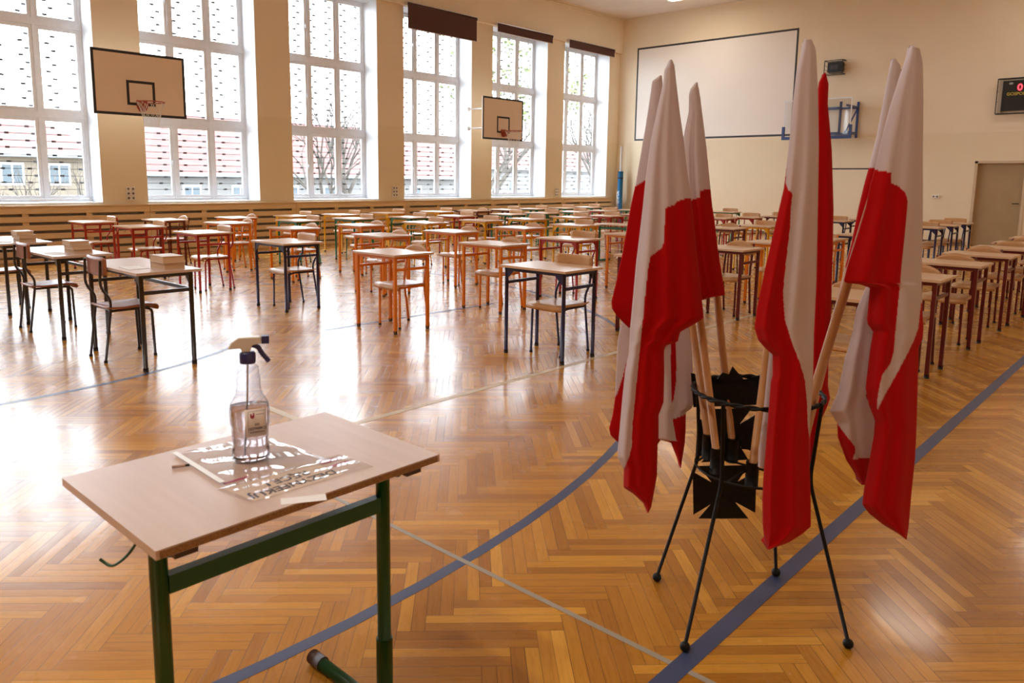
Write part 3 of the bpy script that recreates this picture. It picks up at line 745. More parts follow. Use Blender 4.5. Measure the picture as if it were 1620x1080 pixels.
ROW = {
 'in the row nearest the windows': [(-12.45,4.18,'R',0),(-12.42,5.3,'M',1),(-12.42,6.6,'O',1),(-12.42,7.78,'Y',0),(-12.38,8.85,'Y',0),(-12.45,10.08,'Y',0),(-12.42,11.5,'Y',0),(-12.40,12.66,'M',1),(-12.40,13.75,'M',0),(-12.40,14.85,'G',0),(-12.40,16.0,'G',0),(-12.40,17.2,'G',0)],
 'in the second row from the windows': [(-10.92,4.28,'R',0),(-11.0,5.7,'O',1),(-11.0,6.97,'G',0),(-10.98,8.12,'G',0),(-10.82,9.3,'G',0),(-10.68,10.42,'R',0),(-10.65,11.92,'G',0),(-10.62,13.05,'G',0),(-10.70,14.24,'G',0),(-10.63,15.42,'R',0),(-10.55,16.5,'G',0)],
 'in the third row from the windows': [(-9.24,4.41,'R',0),(-9.30,5.8,'O',1),(-9.32,7.02,'O',1),(-9.28,8.32,'Y',0),(-9.19,9.6,'Y',0),(-9.06,10.7,'Y',0),(-9.02,12.02,'Y',0),(-8.96,13.1,'R',0),(-8.9,14.3,'R',0)],
 'in the middle row': [(-7.24,4.42,'B',0),(-7.41,5.91,'O',1),(-7.40,7.15,'O',1),(-7.37,8.55,'O',1),(-7.30,9.86,'Y',0),(-7.05,14.3,'R',0),(-6.86,15.18,'R',0),(-6.62,16.2,'M',0),(-8.50,17.6,'G',0)],
 'in the row left of the flags': [(-5.50,4.52,'O',1),(-5.57,6.07,'O',1),(-5.50,7.36,'R',0),(-5.42,8.70,'O',1),(-5.36,11.18,'M',1),(-5.22,12.17,'Y',0),(-5.10,15.3,'B',0),(-4.75,16.4,'B',0)],
 'in the row behind the flags': [(-3.63,4.70,'B',0),(-3.55,6.20,'M',1),(-3.55,7.64,'M',1),(-3.46,8.84,'O',1),(-3.45,10.02,'O',1),(-3.2,11.2,'B',0),(-3.28,14.33,'B',0),(-3.28,15.42,'B',0),(-3.30,16.48,'B',0)],
 'in the row right of the flags': [(-1.38,4.9,'M',1),(-1.41,6.37,'M',1),(-1.42,7.78,'M',1),(-1.40,9.03,'M',1),(-1.38,10.2,'M',1),(-1.36,11.27,'M',1),(-1.38,12.5,'M',1),(-1.38,13.4,'M',1)],
}
rj = random.Random(4)
for rn, lst in ROW.items():
    for k, (x, y, c, arch) in enumerate(lst):
        kd = 'plain' if arch else 'gusset'; wdt = .70 if (c == 'B' and y < 5) else (.62 if rn.endswith('right of the flags') else .66)
        key = (kd, c, wdt)
        loc = (x, y, 0); rz = rj.uniform(-.012, .012); lab = '%s-legged school desk, %s from the front %s' % (CN[c], ORD[k], rn)
        grp = 'single school desks in rows'
        if key not in protoD:
            t = make_desk(kd, c, wdt); t.location = loc; t.rotation_euler = (0,0,rz); t['label'] = lab; t['group'] = grp; protoD[key] = t
        else: dup(protoD[key], loc, rz, lab, grp)
        ck = ('straight' if arch else 'curved', c)
        cl_ = (x-wdt/2+rj.uniform(-.02,.02)-.01, y+.36+rj.uniform(-.03,.03), 0); cr = rj.uniform(-.035,.035)
        lab = '%s chair at the %s %s-legged desk %s' % ('arch-backed' if arch else 'straight-backed', ORD[k], CN[c], rn)
        if ck not in protoC:
            t = make_chair(*ck); t.location = cl_; t.rotation_euler = (0,0,cr); t['label'] = lab; t['group'] = 'chairs at the single desks'; protoC[ck] = t
        else: dup(protoC[ck], cl_, cr, lab, 'chairs at the single desks')

# committee tables: wide desks with books, chairs on the near side
def make_wide(w=1.16, dpt=.50):
    t = thing('double_desk', 'x', 'desk'); pm = PM['K']; H = .76
    bm = B(); box(bm, (-w, 0, H-.02), (0, dpt, H)); obj('tabletop', bm, M_TOPG, t, bevel=.004)
    xs = (-w+.10, -.10) if 0 else (-w+.09, -.22+.0); xs = (-w+.10, -.26); xs = (-w+.07, -.27)
    xs = (-w+.08, -.07); ys = (.06, dpt-.06); z1 = H-.021
    bm = B()
    for y in ys: box(bm, (xs[0], y-.012, z1-.03), (xs[1], y+.012, z1))
    for x in xs: box(bm, (x-.012, ys[0], z1-.03), (x+.012, ys[1], z1))
    for sx, x in ((1, xs[0]+.014), (-1, xs[1]-.014)):
        for y in ys: corner_gusset(bm, x, y-.002, z1-.03, sx, 1, .09)
    obj('frame', bm, pm, t)
    bm = B()
    for x in xs: box(bm, (x-.009, ys[0], .585), (x+.009, ys[1], .612))
    box(bm, (xs[0], ys[1]-.009, .585), (xs[1], ys[1]+.009, .612)); obj('side_rail', bm, pm, t)
    for x in xs:
        for y in ys:
            bm = B(); tube(bm, [(x, y, .012), (x, y, z1-.001)], .0175, 8); lg = obj('leg', bm, pm, t)
            bm = B(); tube(bm, [(x, y, 0), (x, y, .03)], .0195, 8); obj('leg_cap', bm, M_RUB, lg)
    return t
CD = [(-5.67, 2.24, 'nearest'), (-7.32, 2.20, 'middle'), (-9.02, 2.22, 'furthest')]
wd = make_wide()
for k, (x, y, nm) in enumerate(CD):
    lab = 'wide dark-legged desk carrying books, %s of the three at the left' % nm
    if k == 0: wd.location = (x, y, 0); wd['label'] = lab; wd['group'] = 'wide desks with books at the left'
    else: dup(wd, (x, y, 0), 0, lab, 'wide desks with books at the left')
kc = make_chair('curved', 'K', M_PLYD)
for k, (x, y, nm) in enumerate([(-6.40, 2.42, 'nearest'), (-8.12, 2.38, 'middle'), (-9.62, 2.40, 'furthest')]):
    lab = 'chair with dark tube legs and brown plywood at the %s wide desk' % nm
    if k == 0: kc.location = (x, y, 0); kc.rotation_euler = (0,0,PI); kc['label'] = lab; kc['group'] = 'chairs at the wide desks'
    else: dup(kc, (x, y, 0), PI, lab, 'chairs at the wide desks')
# books: cover and page block
def make_book(w, l, h):
    t = thing('thick_book', 'x', 'book')
    bm = B(); box(bm, (-w/2, -l/2, 0), (w/2, l/2, .0025)); box(bm, (-w/2, -l/2, h-.0025), (w/2, l/2, h)); box(bm, (-w/2, l/2-.003, .0025), (w/2, l/2, h-.0025))
    obj('cover', bm, noisy('book_cover', (.62,.52,.46), (.68,.58,.52), 9, .5), t)
    bm = B(); box(bm, (-w/2+.004, -l/2+.004, .0026), (w/2-.004, l/2-.004, h-.0026)); obj('page_block', bm, noisy('paper_edges', (.60,.42,.27), (.70,.50,.34), 9, .9, (1,1,90)), t)
    return t
bk = make_book(.165, .235, .052); first = True
for (x, y, nm), n in zip([(-5.86, 2.56, 'nearest'), (-7.60, 2.50, 'middle'), (-9.26, 2.52, 'furthest')], (2, 3, 3)):
    hh = .052 if n == 2 else .038
    for q in range(n):
        pos = {0: 'lowest', 1: 'topmost' if n == 2 else 'middle', 2: 'topmost'}[q]
        lab = '%s thick pale book in the stack on the %s wide desk' % (pos, nm)
        loc = (x+(.012 if q % 2 else 0), y-(.01*q), .7602+q*hh); rz = PI/2+rj.uniform(-.05,.05)
        if first: bk.location = loc; bk.rotation_euler = (0,0,rz); bk['label'] = lab; bk['group'] = 'books on the wide desks'; first = False; o = bk
        else: o = dup(bk, loc, rz, lab, 'books on the wide desks')
        if n == 3: o.scale = (1, 1, hh/.052)
def sheet(name, pts, z, label, cat, m=None, group=None, t_=.0006):
    bm = B(); a = [bm.verts.new((*p, z)) for p in pts]; b = [bm.verts.new((*p, z+t_)) for p in pts]
    bm.faces.new(a[::-1]); bm.faces.new(b)
    for k in range(len(pts)): bm.faces.new((a[k], a[(k+1) % len(pts)], b[(k+1) % len(pts)], b[k]))
    o = obj(name, bm, m or mat('paper', (.82,.80,.78), .7)); return tag(o, label, cat, group)
for (x, y, nm) in ((-6.05, 2.33, 'nearest'), (-7.62, 2.27, 'middle'), (-9.3, 2.27, 'furthest')):
    sheet('paper_sheet', [(x-.12,y-.02), (x+.12,y-.04), (x+.13,y+.11), (x-.1,y+.12)], .7601, 'white paper sheets lying before the books on the %s wide desk' % nm, 'paper', group='papers on the wide desks', t_=.003)

# green C-legged desks: one far back, one in the foreground
def make_cdesk(Lx, Ly, H, label, pm, top, detail=False):
    """origin at floor under the far-left corner of the top; top spans 0..Lx, 0..Ly; uprights stand near x=Lx, feet reach back to x=0"""
    t = thing('single_pedestal_desk' if 0 else 'student_table', label, 'table')
    bm = B(); box(bm, (0, 0, H-.019), (Lx, Ly, H)); obj('tabletop', bm, top, t, bevel=.005, bseg=3)
    if detail:
        bm = B(); box(bm, (Lx+.0002, .008, H-.0175), (Lx+.0016, Ly-.008, H-.003)); obj('chipped_edge', bm, M_EDGE, t)
    xl = Lx-.115; ys = (.05, Ly-.095); z1 = H-.02
    for y in ys:
        bm = B(); tube(bm, [(xl, y, .03), (xl, y, z1-.028)], .0185, 14); lg = obj('leg', bm, pm, t)
        bm = B(); tube(bm, [(xl, y, .03), (xl, y, .24)], .0225, 14); obj('leg_sleeve', bm, pm, lg)
        bm = B(); tube(bm, [(.07, y, z1-.015), (Lx-.05, y, z1-.015)], .014, 10); obj('top_support', bm, pm, t)
        bm = B(); tube(bm, [(.08, y, .020), (Lx-.03, y, .020)], .0185, 12); ft = obj('foot', bm, pm, t)
        for xa, xb in ((.045, .10), (Lx-.05, Lx-.005)):
            bm = B(); tube(bm, [(xa, y, .0215), (xb, y, .0215)], .0215, 12); obj('foot_cap', bm, mat('brown_cap', (.06,.03,.025), .5), ft)
        if detail:
            bm = B(); box(bm, (Lx-.05, y-.012, z1-.012), (Lx-.004, y+.035, z1-.0005)); obj('top_pad', bm, mat('brown_cap', (.06,.03,.025), .5), t)
    bm = B(); box(bm, (xl-.0125, ys[0]+.016, .605), (xl+.0125, ys[1]-.016, .645)); obj('cross_rail', bm, pm, t, bevel=.006)
    if detail:
        bm = B(); tube(bm, bend([(.40, .012, z1), (.385, -.008, z1-.035), (.36, -.028, z1-.058), (.335, -.04, z1-.045)], .03), .003, 6); obj('bag_hook', bm, pm, t)
    return t
far = make_cdesk(.50, 1.0, .70, 'low green-legged table standing in the middle row, left of the flags', PM['G'], M_TOP)
far.rotation_euler = (0, 0, -PI/2); far.location = (-8.25, 12.0, 0)
ft = make_cdesk(.51, .73, .76, 'wooden table with dark green legs holding the spray bottle', PM['F'], M_TOPG, True)
TX, TY = -1.895, .553
ft.location = (TX, TY, 0)

# plastic sleeves and print on the foreground table
def wavy_film(name, c0, c1, c2, c3, z, label, seed, group=None, amp=.008):
    """thin plastic film over four corners, gently crumpled"""
    rnd = random.Random(seed); bm = B(); n, m_ = 34, 26
    ph = [rnd.uniform(0, 6) for _ in range(6)]
    G = []
    for i in range(n+1):
        row = []
        for j in range(m_+1):
            u, v = i/n, j/m_
            p = (Vector(c0)*(1-u)+Vector(c1)*u)*(1-v)+(Vector(c3)*(1-u)+Vector(c2)*u)*v
            h = .5+.25*math.sin(9*u+4*v+ph[0])+.15*math.sin(17*v-6*u+ph[1])+.1*math.sin(31*u+11*v+ph[2])
            e = min(u, 1-u, v, 1-v); h *= min(1, e*9+.15)
            row.append(bm.verts.new((p.x, p.y, z+.0006+amp*h)))
        G.append(row)
    for i in range(n):
        for j in range(m_):
            f = bm.faces.new((G[i][j], G[i+1][j], G[i+1][j+1], G[i][j+1])); f.smooth = True
    o = obj(name, bm, M_FILM); return tag(o, label, 'plastic sleeve', group)
s1 = wavy_film('plastic_sleeve', (-1.865,.815), (-1.83,1.04), (-1.53,1.06), (-1.575,.80), .7602, 'clear plastic sleeve lying under the spray bottle', 4)
s2 = wavy_film('plastic_sleeve', (-1.575,.772), (-1.565,1.10), (-1.435,1.11), (-1.452,.79), .7606, 'clear plastic sleeve with a printed notice at the table edge', 9, amp=.004)
for o in (s1,):
    bm = B(); box(bm, (0, 0, 0), (.013, .28, .0006)); st = obj('punched_strip', bm, mat('white_strip', (.85,.85,.85), .3), o)
    st.location = (-1.862, .812, .7658); st.rotation_euler = (0, 0, math.radians(-92)); st.scale = (1, .96, 1)
nt = sheet('printed_notice', [(-1.568,.785), (-1.56,1.02), (-1.447,1.03), (-1.458,.80)], .7601, 'printed hand-disinfection notice lying upside down in a sleeve', 'notice', m=mat('notice_paper', (.80,.66,.57), .7), t_=.0003)
INK = mat('ink', (.06,.06,.10), .6)
for s_, dx, dy in (('DEZYNFEKUJ', 0, 0), ('RĘCE !', -.040, .006)):
    text_obj('notice_text', s_, .038, INK, nt, (-1.482+dx, .915+dy, .7607), (0, 0, math.radians(-92)), .0002)
MAG = mat('magenta_print', (.45,.05,.14), .5)
bm = B(); box(bm, (-1.555, 1.03, .7604), (-1.535, 1.085, .7607)); box(bm, (-1.515, 1.035, .7604), (-1.505, 1.09, .7607)); box(bm, (-1.60, .80, .7604), (-1.59, .86, .7607)); obj('print_mark', bm, MAG, nt)
# strips of tape stuck on the table edge
bm = B(); box(bm, (0, 0, 0), (.13, .035, .0004)); tp = tag(obj('tape_strip', bm, mat('white_tape', (.85,.83,.83), .35)), 'white tape strip at the near edge of the green-legged table', 'tape')
tp.location = (-1.43, .845, .7602); tp.rotation_euler = (0, 0, math.radians(60)); tp.location = (-1.40, .83, .7602); tp.scale = (.75, 1, 1)
bm = B(); tube(bm, [(0,0,.004), (.03,0,.004)], .0035, 8); tube(bm, [(.03,0,.004), (.04,0,.004)], .003, 8, 1)
pn = tag(obj('pencil_stub', bm, [mat('stub_tan', (.55,.35,.28), .6), M_BLACKP]), 'tiny dark pencil stub left of the plastic sleeves', 'pencil')
q = on_z(272, 741, .76); pn.location = (q.x, q.y, .7602); pn.rotation_euler = (0, 0, 1.15)

# spray bottle
bx = thing('spray_bottle', 'clear spray bottle with navy trigger nozzle on the near table', 'bottle', (-1.688, .922, .7645), math.radians(62))
prof = [(.0, 0), (.040, 0), (.0455, .006), (.0455, .02), (.043, .05), (.0445, .08), (.048, .10), (.0485, .125), (.0455, .145), (.038, .158), (.031, .170), (.0285, .19), (.029, .205), (.026, .22), (.0255, .235), (.018, .243), (.0155, .246), (.0155, .252)]
bm = B(); lathe(bm, prof, 32, (0,0,0), 1, .66, caps=False); obj('bottle_body', bm, M_BOTTLE, bx)
bm = B(); lp = [(.0, .002)] + [(r_-.0022, z_+.002) for (r_, z_) in prof[1:8]] + [(.0458, .140), (0, .140)]
lathe(bm, lp, 32, (0,0,0), 1, .64, caps=False)
obj('liquid', bm, mat('disinfectant', (.96,.90,.93), .0, Transmission_Weight=1., IOR=1.33), bx)
bm = B(); tube(bm, [(0, 0, .25), (-.004, 0, .15), (-.014, 0, .012)], .0025, 8); obj('dip_tube', bm, mat('tube_white', (.8,.8,.82), .3, Transmission_Weight=.4), bx)
bm = B(); lathe(bm, [(.0, .246), (.0185, .246), (.0192, .25), (.0192, .270), (.016, .274), (0, .274)], 24, caps=False); 
NAV = mat('navy_plastic', (.03,.025,.13), .35); WHP = mat('cream_plastic', (.72,.68,.64), .3)
obj('screw_collar', bm, NAV, bx)
bm = B(); prism(bm, [(-.046,.283), (-.036,.300), (-.020,.311), (.030,.311), (.034,.306), (.034,.294), (.012,.291), (.006,.274), (-.012,.274), (-.016,.284)], .022, 0, Matrix.Translation((0,-.011,0)))
obj('spray_head', bm, WHP, bx, bevel=.003)
bm = B(); box(bm, (.034, -.0095, .293), (.052, .0095, .312)); obj('nozzle', bm, NAV, bx, bevel=.003)
bm = B(); tube(bm, bend([(.012, 0, .290), (.026, 0, .285), (.034, 0, .268), (.050, 0, .247)], .02), [.009,.0085]+[.007]*11+[.004] if 0 else .0062, 8, squash=1.2); obj('trigger', bm, NAV, bx)
lb = thing('bottle_label', 'x', 'x') ; bpy.data.objects.remove(lb)
bm = B(); n = 10
A_ = [[bm.verts.new(((.0496+.0006*k)*math.cos(a), (.0329+.0006*k)*math.sin(a), z)) for z in (.066, .136) for k in (0, 1)] for a in [math.radians(-104+q*62/n) for q in range(n+1)]]
for P_, Q_ in zip(A_, A_[1:]):
    f = bm.faces.new((P_[1], Q_[1], Q_[3], P_[3])); f.smooth = True
    bm.faces.new((P_[0], P_[2], Q_[2], Q_[0])); bm.faces.new((P_[0], Q_[0], Q_[1], P_[1])); bm.faces.new((P_[2], P_[3], Q_[3], Q_[2]))
for P_ in (A_[0], A_[-1]): bm.faces.new((P_[0], P_[1], P_[3], P_[2]))
bmesh.ops.recalc_face_normals(bm, faces=bm.faces)
lb = obj('bottle_label', bm, mat('label_paper', (.86,.78,.75), .6), bx)
rl = (PI/2, 0, math.radians(13)); cxl, cyl = .0164, -.0331
for s_, dz, sz in (('DO', -.012, .0085), ('DEZYNFEKCJI', -.022, .0088), ('POWIERZCHNI', -.031, .0066)):
    text_obj('label_text', s_, sz, INK, lb, (cxl, cyl, .109+dz), rl, .0001, sx=.8)
LM = Matrix.Translation((cxl, cyl-.0002, .109)) @ Matrix.Rotation(math.radians(13), 4, 'Z')
bm = B(); prism(bm, [(-.005+x_, y_) for x_, y_ in [(-.011,.017), (-.0075,.017), (-.0075,.012), (-.0045,.012), (-.0045,.019), (-.001,.019), (-.001,.008), (-.004,.0045), (-.008,.0045), (-.011,.008)]], .0003, 0, LM); obj('label_logo', bm, mat('logo_red', (.42,.03,.08), .5), lb)
bm = B(); box(bm, (-.002, 0, .013), (.019, .0003, .0145), 0, LM); obj('label_rule', bm, mat('rule_grey', (.35,.33,.33), .6), lb)
bm = B()
for a_, b_ in (((-.021,0,-.037), (.021,.0003,-.036)), ((-.021,0,.022), (.021,.0003,.023)), ((-.022,0,-.036), (-.021,.0003,.022)), ((.021,0,-.036), (.022,.0003,.022))): box(bm, a_, b_, 0, LM)
obj('label_border', bm, mat('rule_grey', (.35,.33,.33), .6), lb)

# ------------------------------------------------------------------ flag stand
SX, SY = -1.03, 2.38
stand = thing('flag_stand', 'black wrought-iron flag stand with four splayed legs and cross plates', 'flag stand', (SX, SY, 0))
ZR, ZL = .78, .52; RR, RL = .205, .185
def circ(r, z, n=48): return [(r*math.cos(2*PI*k/n), r*math.sin(2*PI*k/n), z) for k in range(n)]
def twist_ring(bm, r, z, t_, n=120):
    for ph in (0, PI): tube(bm, [((r+t_*.45*math.cos(14*a+ph))*math.cos(a), (r+t_*.45*math.cos(14*a+ph))*math.sin(a), z+t_*.45*math.sin(14*a+ph)) for a in [2*PI*k/n for k in range(n)]], t_*.62, 6, closed=True)
bm = B(); twist_ring(bm, RR, ZR, .0085); obj('top_ring', bm, M_IRON, stand)
bm = B(); tube(bm, circ(RL, ZL), .004, 8, closed=True)
tube(bm, [(-RL,0,ZL), (RL,0,ZL)], .004, 6); tube(bm, [(0,-RL,ZL), (0,RL,ZL)], .004, 6); obj('lower_ring', bm, M_IRON, stand)
for (fx, fy) in ((-1.349,2.344), (-1.06,2.033), (-1.047,2.690), (-.694,2.411)):
    d_ = Vector((fx-SX, fy-SY, 0)); u_ = d_.normalized()
    bm = B(); tube(bm, bend([u_*RR+Vector((0,0,ZR)), u_*RL+Vector((0,0,ZL)), d_+Vector((0,0,.02))], .04), .0062, 8); lg = obj('leg', bm, M_IRON, stand)
    bm = B(); bmesh.ops.create_uvsphere(bm, u_segments=16, v_segments=10, radius=.0165)
    for v in bm.verts: v.co += d_+Vector((0,0,.0165))
    for f in bm.faces: f.smooth = True
    obj('foot_ball', bm, M_IRON, lg)
# cross plates between the left and the back leg
u1 = Vector((-1, -.1, 0)).normalized(); u2 = Vector((-.05, 1, 0)).normalized()
def maltese(s_, notch=.30, wid=.16):
    """square plate with a narrow wedge cut in from every corner"""
    h = s_/2; k = h*notch; w_ = h*wid
    return [(-h, h-w_*1.6), (-k, k), (-h+w_*1.6, h), (h-w_*1.6, h), (k, k), (h, h-w_*1.6), (h, -h+w_*1.6), (k, -k), (h-w_*1.6, -h), (-h+w_*1.6, -h), (-k, -k), (-h, -h+w_*1.6)]
def plate_frame(px0, py0, px1, py1):
    """plane through the left-back chord: returns origin and axes so that picture measures give metres on the plate"""
    return None
nrm = Vector((math.sin(.62), -math.cos(.62), 0)); pc = Vector((SX-.095, SY+.08, 0))
def on_plane(u, v, p0, n_): d = ray(u, v); return CAM_C + d*((p0-CAM_C).dot(n_)/d.dot(n_))
def plate(poly, name='cross_plate'):
    P = [on_plane(u, v, pc, nrm)-Vector((SX, SY, 0)) for (u, v) in poly]
    n_ = len(P); cen = sum(P, Vector((0,0,0)))/n_
    bm = B(); a = [bm.verts.new(p) for p in P]; b = [bm.verts.new(p-nrm*.003) for p in P]; ca = bm.verts.new(cen); cb = bm.verts.new(cen-nrm*.003)
    for k in range(n_):
        k2 = (k+1) % n_; bm.faces.new((a[k], b[k], b[k2], a[k2])); bm.faces.new((a[k], a[k2], ca)); bm.faces.new((b[k2], b[k], cb))
    bmesh.ops.recalc_face_normals(bm, faces=bm.faces)
    obj(name, bm, M_IRON, stand)
plate([(1093,590), (1127,608.5), (1143,589), (1153,592), (1159,579), (1168,590), (1183,607), (1206,596), (1204,640), (1097,644)])
plate([(1104,647), (1189,646), (1170,671), (1197,655), (1195,716), (1171,706), (1184,727), (1110,731), (1125,712), (1100,726), (1104,664), (1122,662)])
plate([(1105,737), (1184,736), (1167,762), (1197,745), (1195,811), (1163,794), (1184,820), (1105,820), (1125,797), (1097,814), (1096,746), (1126,763)])

# ------------------------------------------------------------------ flags
WH = (.86, .81, .83); RD = (.74, .004, .012)
fwd = Vector((CAM_R @ Vector((0,0,-1)))); fwd = Vector((fwd.x, fwd.y, 0)).normalized(); side = Vector((fwd.y, -fwd.x, 0))
def on_v(u, v, dist):
    """point of the vertical plane `dist` metres ahead"""
    d = ray(u, v); return CAM_C + d*(dist/d.dot(fwd))
def chain(pts, y):
    if y <= pts[0][1]: return pts[0][0]
    for (x0, y0), (x1, y1) in zip(pts, pts[1:]):
        if y <= y1: return x0+(x1-x0)*((y-y0)/(y1-y0) if y1 > y0 else 1)
    return pts[-1][0]
def inside(poly, x, y):
    c = False; n_ = len(poly)
    for i in range(n_):
        x0, y0 = poly[i]; x1, y1 = poly[i-1]
        if (y0 > y) != (y1 > y) and x < (x1-x0)*(y-y0)/(y1-y0)+x0: c = not c
    return c
def cloth(bm, dye, L, R_, dist, red, thick, pleats, amp, seed, step=2.2, cols=56, lean=0., shear=0.):
    """a hanging, gathered cloth: left and right outlines from tip to hem, folds run down from the tip; closed bundle with a front and a rear layer"""
    rnd = random.Random(seed); np_ = max(2, int(round(pleats)))
    fold = [((k+.5+rnd.uniform(-.22,.22))/np_, rnd.uniform(.55,1.)*.34/np_, rnd.uniform(.6,1.15), rnd.uniform(-.5,.5)) for k in range(np_)]
    fold2 = [(rnd.uniform(.1,.9), rnd.uniform(.05,.10), rnd.uniform(-.3,.3), rnd.uniform(-.6,.6)) for k in range(3)]
    y0 = min(L[0][1], R_[0][1]); y1 = max(L[-1][1], R_[-1][1]); n_ = max(8, int((y1-y0)/step))
    ya0, yb0 = L[0][1], R_[0][1]
    front, back = [], []
    for i in range(n_+1):
        f = i/n_; y = y0+(y1-y0)*f
        yl = min(max(y, L[0][1]), L[-1][1]); yr = min(max(y, R_[0][1]), R_[-1][1])
        xl, xr = chain(L, yl), chain(R_, yr)
        fr, bk = [], []
        for j in range(cols+1):
            u = j/cols; x = xl+(xr-xl)*u; yy = yl+(yr-yl)*u
            env = math.sin(PI*u)**.6; grow_ = min(1, .25+f*1.6)
            prof_ = 0.; w2 = 0.
            for (c0, wd_, am, dr) in fold:
                q = (u-c0-dr*.09*math.sin(f*3+dr*9))/(wd_*1.5); prof_ += am*math.exp(-q*q)
                w2 += am*math.exp(-((u-c0-.5/np_)/(wd_*1.6))**2)
            for (c0, wd_, am, dr) in fold2:
                q = (u-c0-dr*.12*(f-.5))/wd_; prof_ += am*math.exp(-q*q)*min(1, f*2)
            prof_ = amp*1.7*grow_*(prof_-.35)*min(1.15, abs(xr-xl)/85)
            d_ = dist+lean*f-(thick*(.4+.6*grow_)+prof_)*env
            db = dist+lean*f+(thick*(.4+.6*grow_)*.7+amp*grow_*w2)*env
            c = RD if any(inside(p, x, yy) for p in red) else WH
            v = bm.verts.new(on_v(x, yy, d_)); fr.append((v, c))
            if 0 < j < cols and 0 < i: 
                # same place seen square-on, further away
                v2 = bm.verts.new(on_v(x, yy, d_)+fwd*(db-d_)); bk.append((v2, c))
            else: bk.append((v, c))
        front.append(fr); back.append(bk)
    for G, fl in ((front, 0), (back, 1)):
        for i in range(n_):
            for j in range(cols):
                q = [G[i][j], G[i][j+1], G[i+1][j+1], G[i+1][j]]
                vs = [a[0] for a in q]
                if len(set(vs)) < 4 or (fl and all(front[a][b][0] in vs for a, b in ((i,j),(i,j+1),(i+1,j+1),(i+1,j)))): continue
                try: fc = bm.faces.new(vs[::-1] if fl else vs)
                except ValueError: continue
                fc.smooth = True
                for lp_ in fc.loops:
                    for a in q:
                        if a[0] is lp_.vert: lp_[dye] = (*a[1], 1)
    # hem: join front and rear at the bottom
    for j in range(cols):
        a, b = front[-1][j], front[-1][j+1]; c, d_ = back[-1][j+1], back[-1][j]
        vs = []
        for v in (a[0], b[0], c[0], d_[0]):
            if v not in vs: vs.append(v)
        if len(vs) > 2:
            try: fc = bm.faces.new(vs)
            except ValueError: continue
            for lp_ in fc.loops: lp_[dye] = (*a[1], 1)
def flag(label, pole, sheets, tipball=True):
    """pole = (base px, base dist, tip px, tip dist, radius)"""
    (bp, bd, tp_, td, pr) = pole; b_ = on_v(*bp, bd); t_ = on_v(*tp_, td)
    root = thing('flag', label, 'flag', b_, 0, 'red and white flags in the stand')
    bm = B(); tube(bm, [Vector((0,0,0)), t_-b_], pr, 14); obj('flag_pole', bm, M_WOODPOLE, root)
    for s_ in sheets:
        bm = B(); dye = bm.loops.layers.color.new('dye'); cloth(bm, dye, **s_)
        for v in bm.verts: v.co -= b_
        o = obj('flag_cloth', bm, M_CLOTH, root)
    return root, b_
F = []
F.append(flag('flag at the far left, white top peeking behind the front left flag', ((1121,700), 2.47, (1041,128), 2.72, .0125), [
 dict(L=[(1044,119),(1032,128),(1029,149),(1022,196),(1013,247),(1005,293),(997,330),(985.5,396),(974,449),(967,477),(968,488),(974,497),(983,507),(994,518)],
      R_=[(1047,119),(1050,150),(1060,250),(1070,400),(1060,505),(1050,518)], dist=2.66, thick=.02, pleats=2.0, amp=.012, seed=2,
      red=[[(900,310),(1004,295.5),(1012,290.5),(1019,286),(1100,280),(1100,600),(900,600)]]),
 dict(L=[(985,480),(983,511),(977,540),(974,600),(973.5,625),(969,657),(963.5,677),(965.5,688),(977,699),(985,703),(1000,703)],
      R_=[(1050,480),(1052,540),(1051,600),(1050,650),(1045,696),(1040,703)], dist=2.74, thick=.015, pleats=1.6, amp=.012, seed=3,
      red=[[(990.5,574),(984,600),(975,625),(960,640),(950,720),(1046,720),(1046,574)]]),
 dict(L=[(1040,480),(1041,560),(1042,640),(1042,694),(1047,697),(1061,699),(1070,722),(1076,740)],
      R_=[(1085,480),(1094,540),(1097,600),(1098,636),(1094,646),(1085,652),(1084.8,680),(1083.5,701),(1079,728),(1077.5,740)], dist=2.70, thick=.015, pleats=2.4, amp=.012, seed=5,
      red=[[(1061,530),(1069,530),(1070,600),(1066,630),(1062,640)], [(1064,663),(1075,659),(1100,648),(1100,760),(1050,760),(1050,698),(1070,697.5)]])]))
F.append(flag('flag in front at the left, white above with long red tail', ((1134,722), 2.42, (1060,112), 2.44, .0125), [
 dict(L=[(1060,94),(1051.5,110),(1049,133),(1040,172.6),(1029.4,223.5),(1021.3,284),(1016.7,330),(1012,370),(1006.3,416.5),(1001.7,467.4),(997,518),(994.7,560),(989,587),(985,625.6),(980.6,675),(977,714),(977.5,724),(983.7,737),(987,742),(986.3,770.7),(1002,781),(1017.4,795.4),(1024,811)],
      R_=[(1063,94),(1067,103),(1071,140),(1075.7,179.5),(1081.5,219),(1085,253.6),(1089.6,288),(1093,312),(1096.6,344.7),(1101,391),(1108,453.5),(1112.8,493),(1113.5,503),(1101,511.4),(1076,525),(1072.3,540.3),(1052.6,547),(1050.5,556),(1051,592),(1049.8,636),(1042,656.7),(1040.7,695.6),(1039.4,752.6),(1035.6,773.3),(1030.4,802),(1025.5,811)],
      dist=2.40, thick=.03, pleats=2.6, amp=.020, seed=11, cols=80,
      red=[[(1094,312.4),(1080,315),(1068.8,319.6),(1067.6,323),(1052.6,329),(1052,345),(1050,384),(1045.6,393),(1029.4,405),(1026,419),(1021.3,460.5),(1014.4,530),(1012,553),(1005.7,618),(1000.6,669.6),(999.3,706),(995.4,721.5),(987.6,739.6),(975,760),(970,830),(1150,830),(1150,312)]])]))
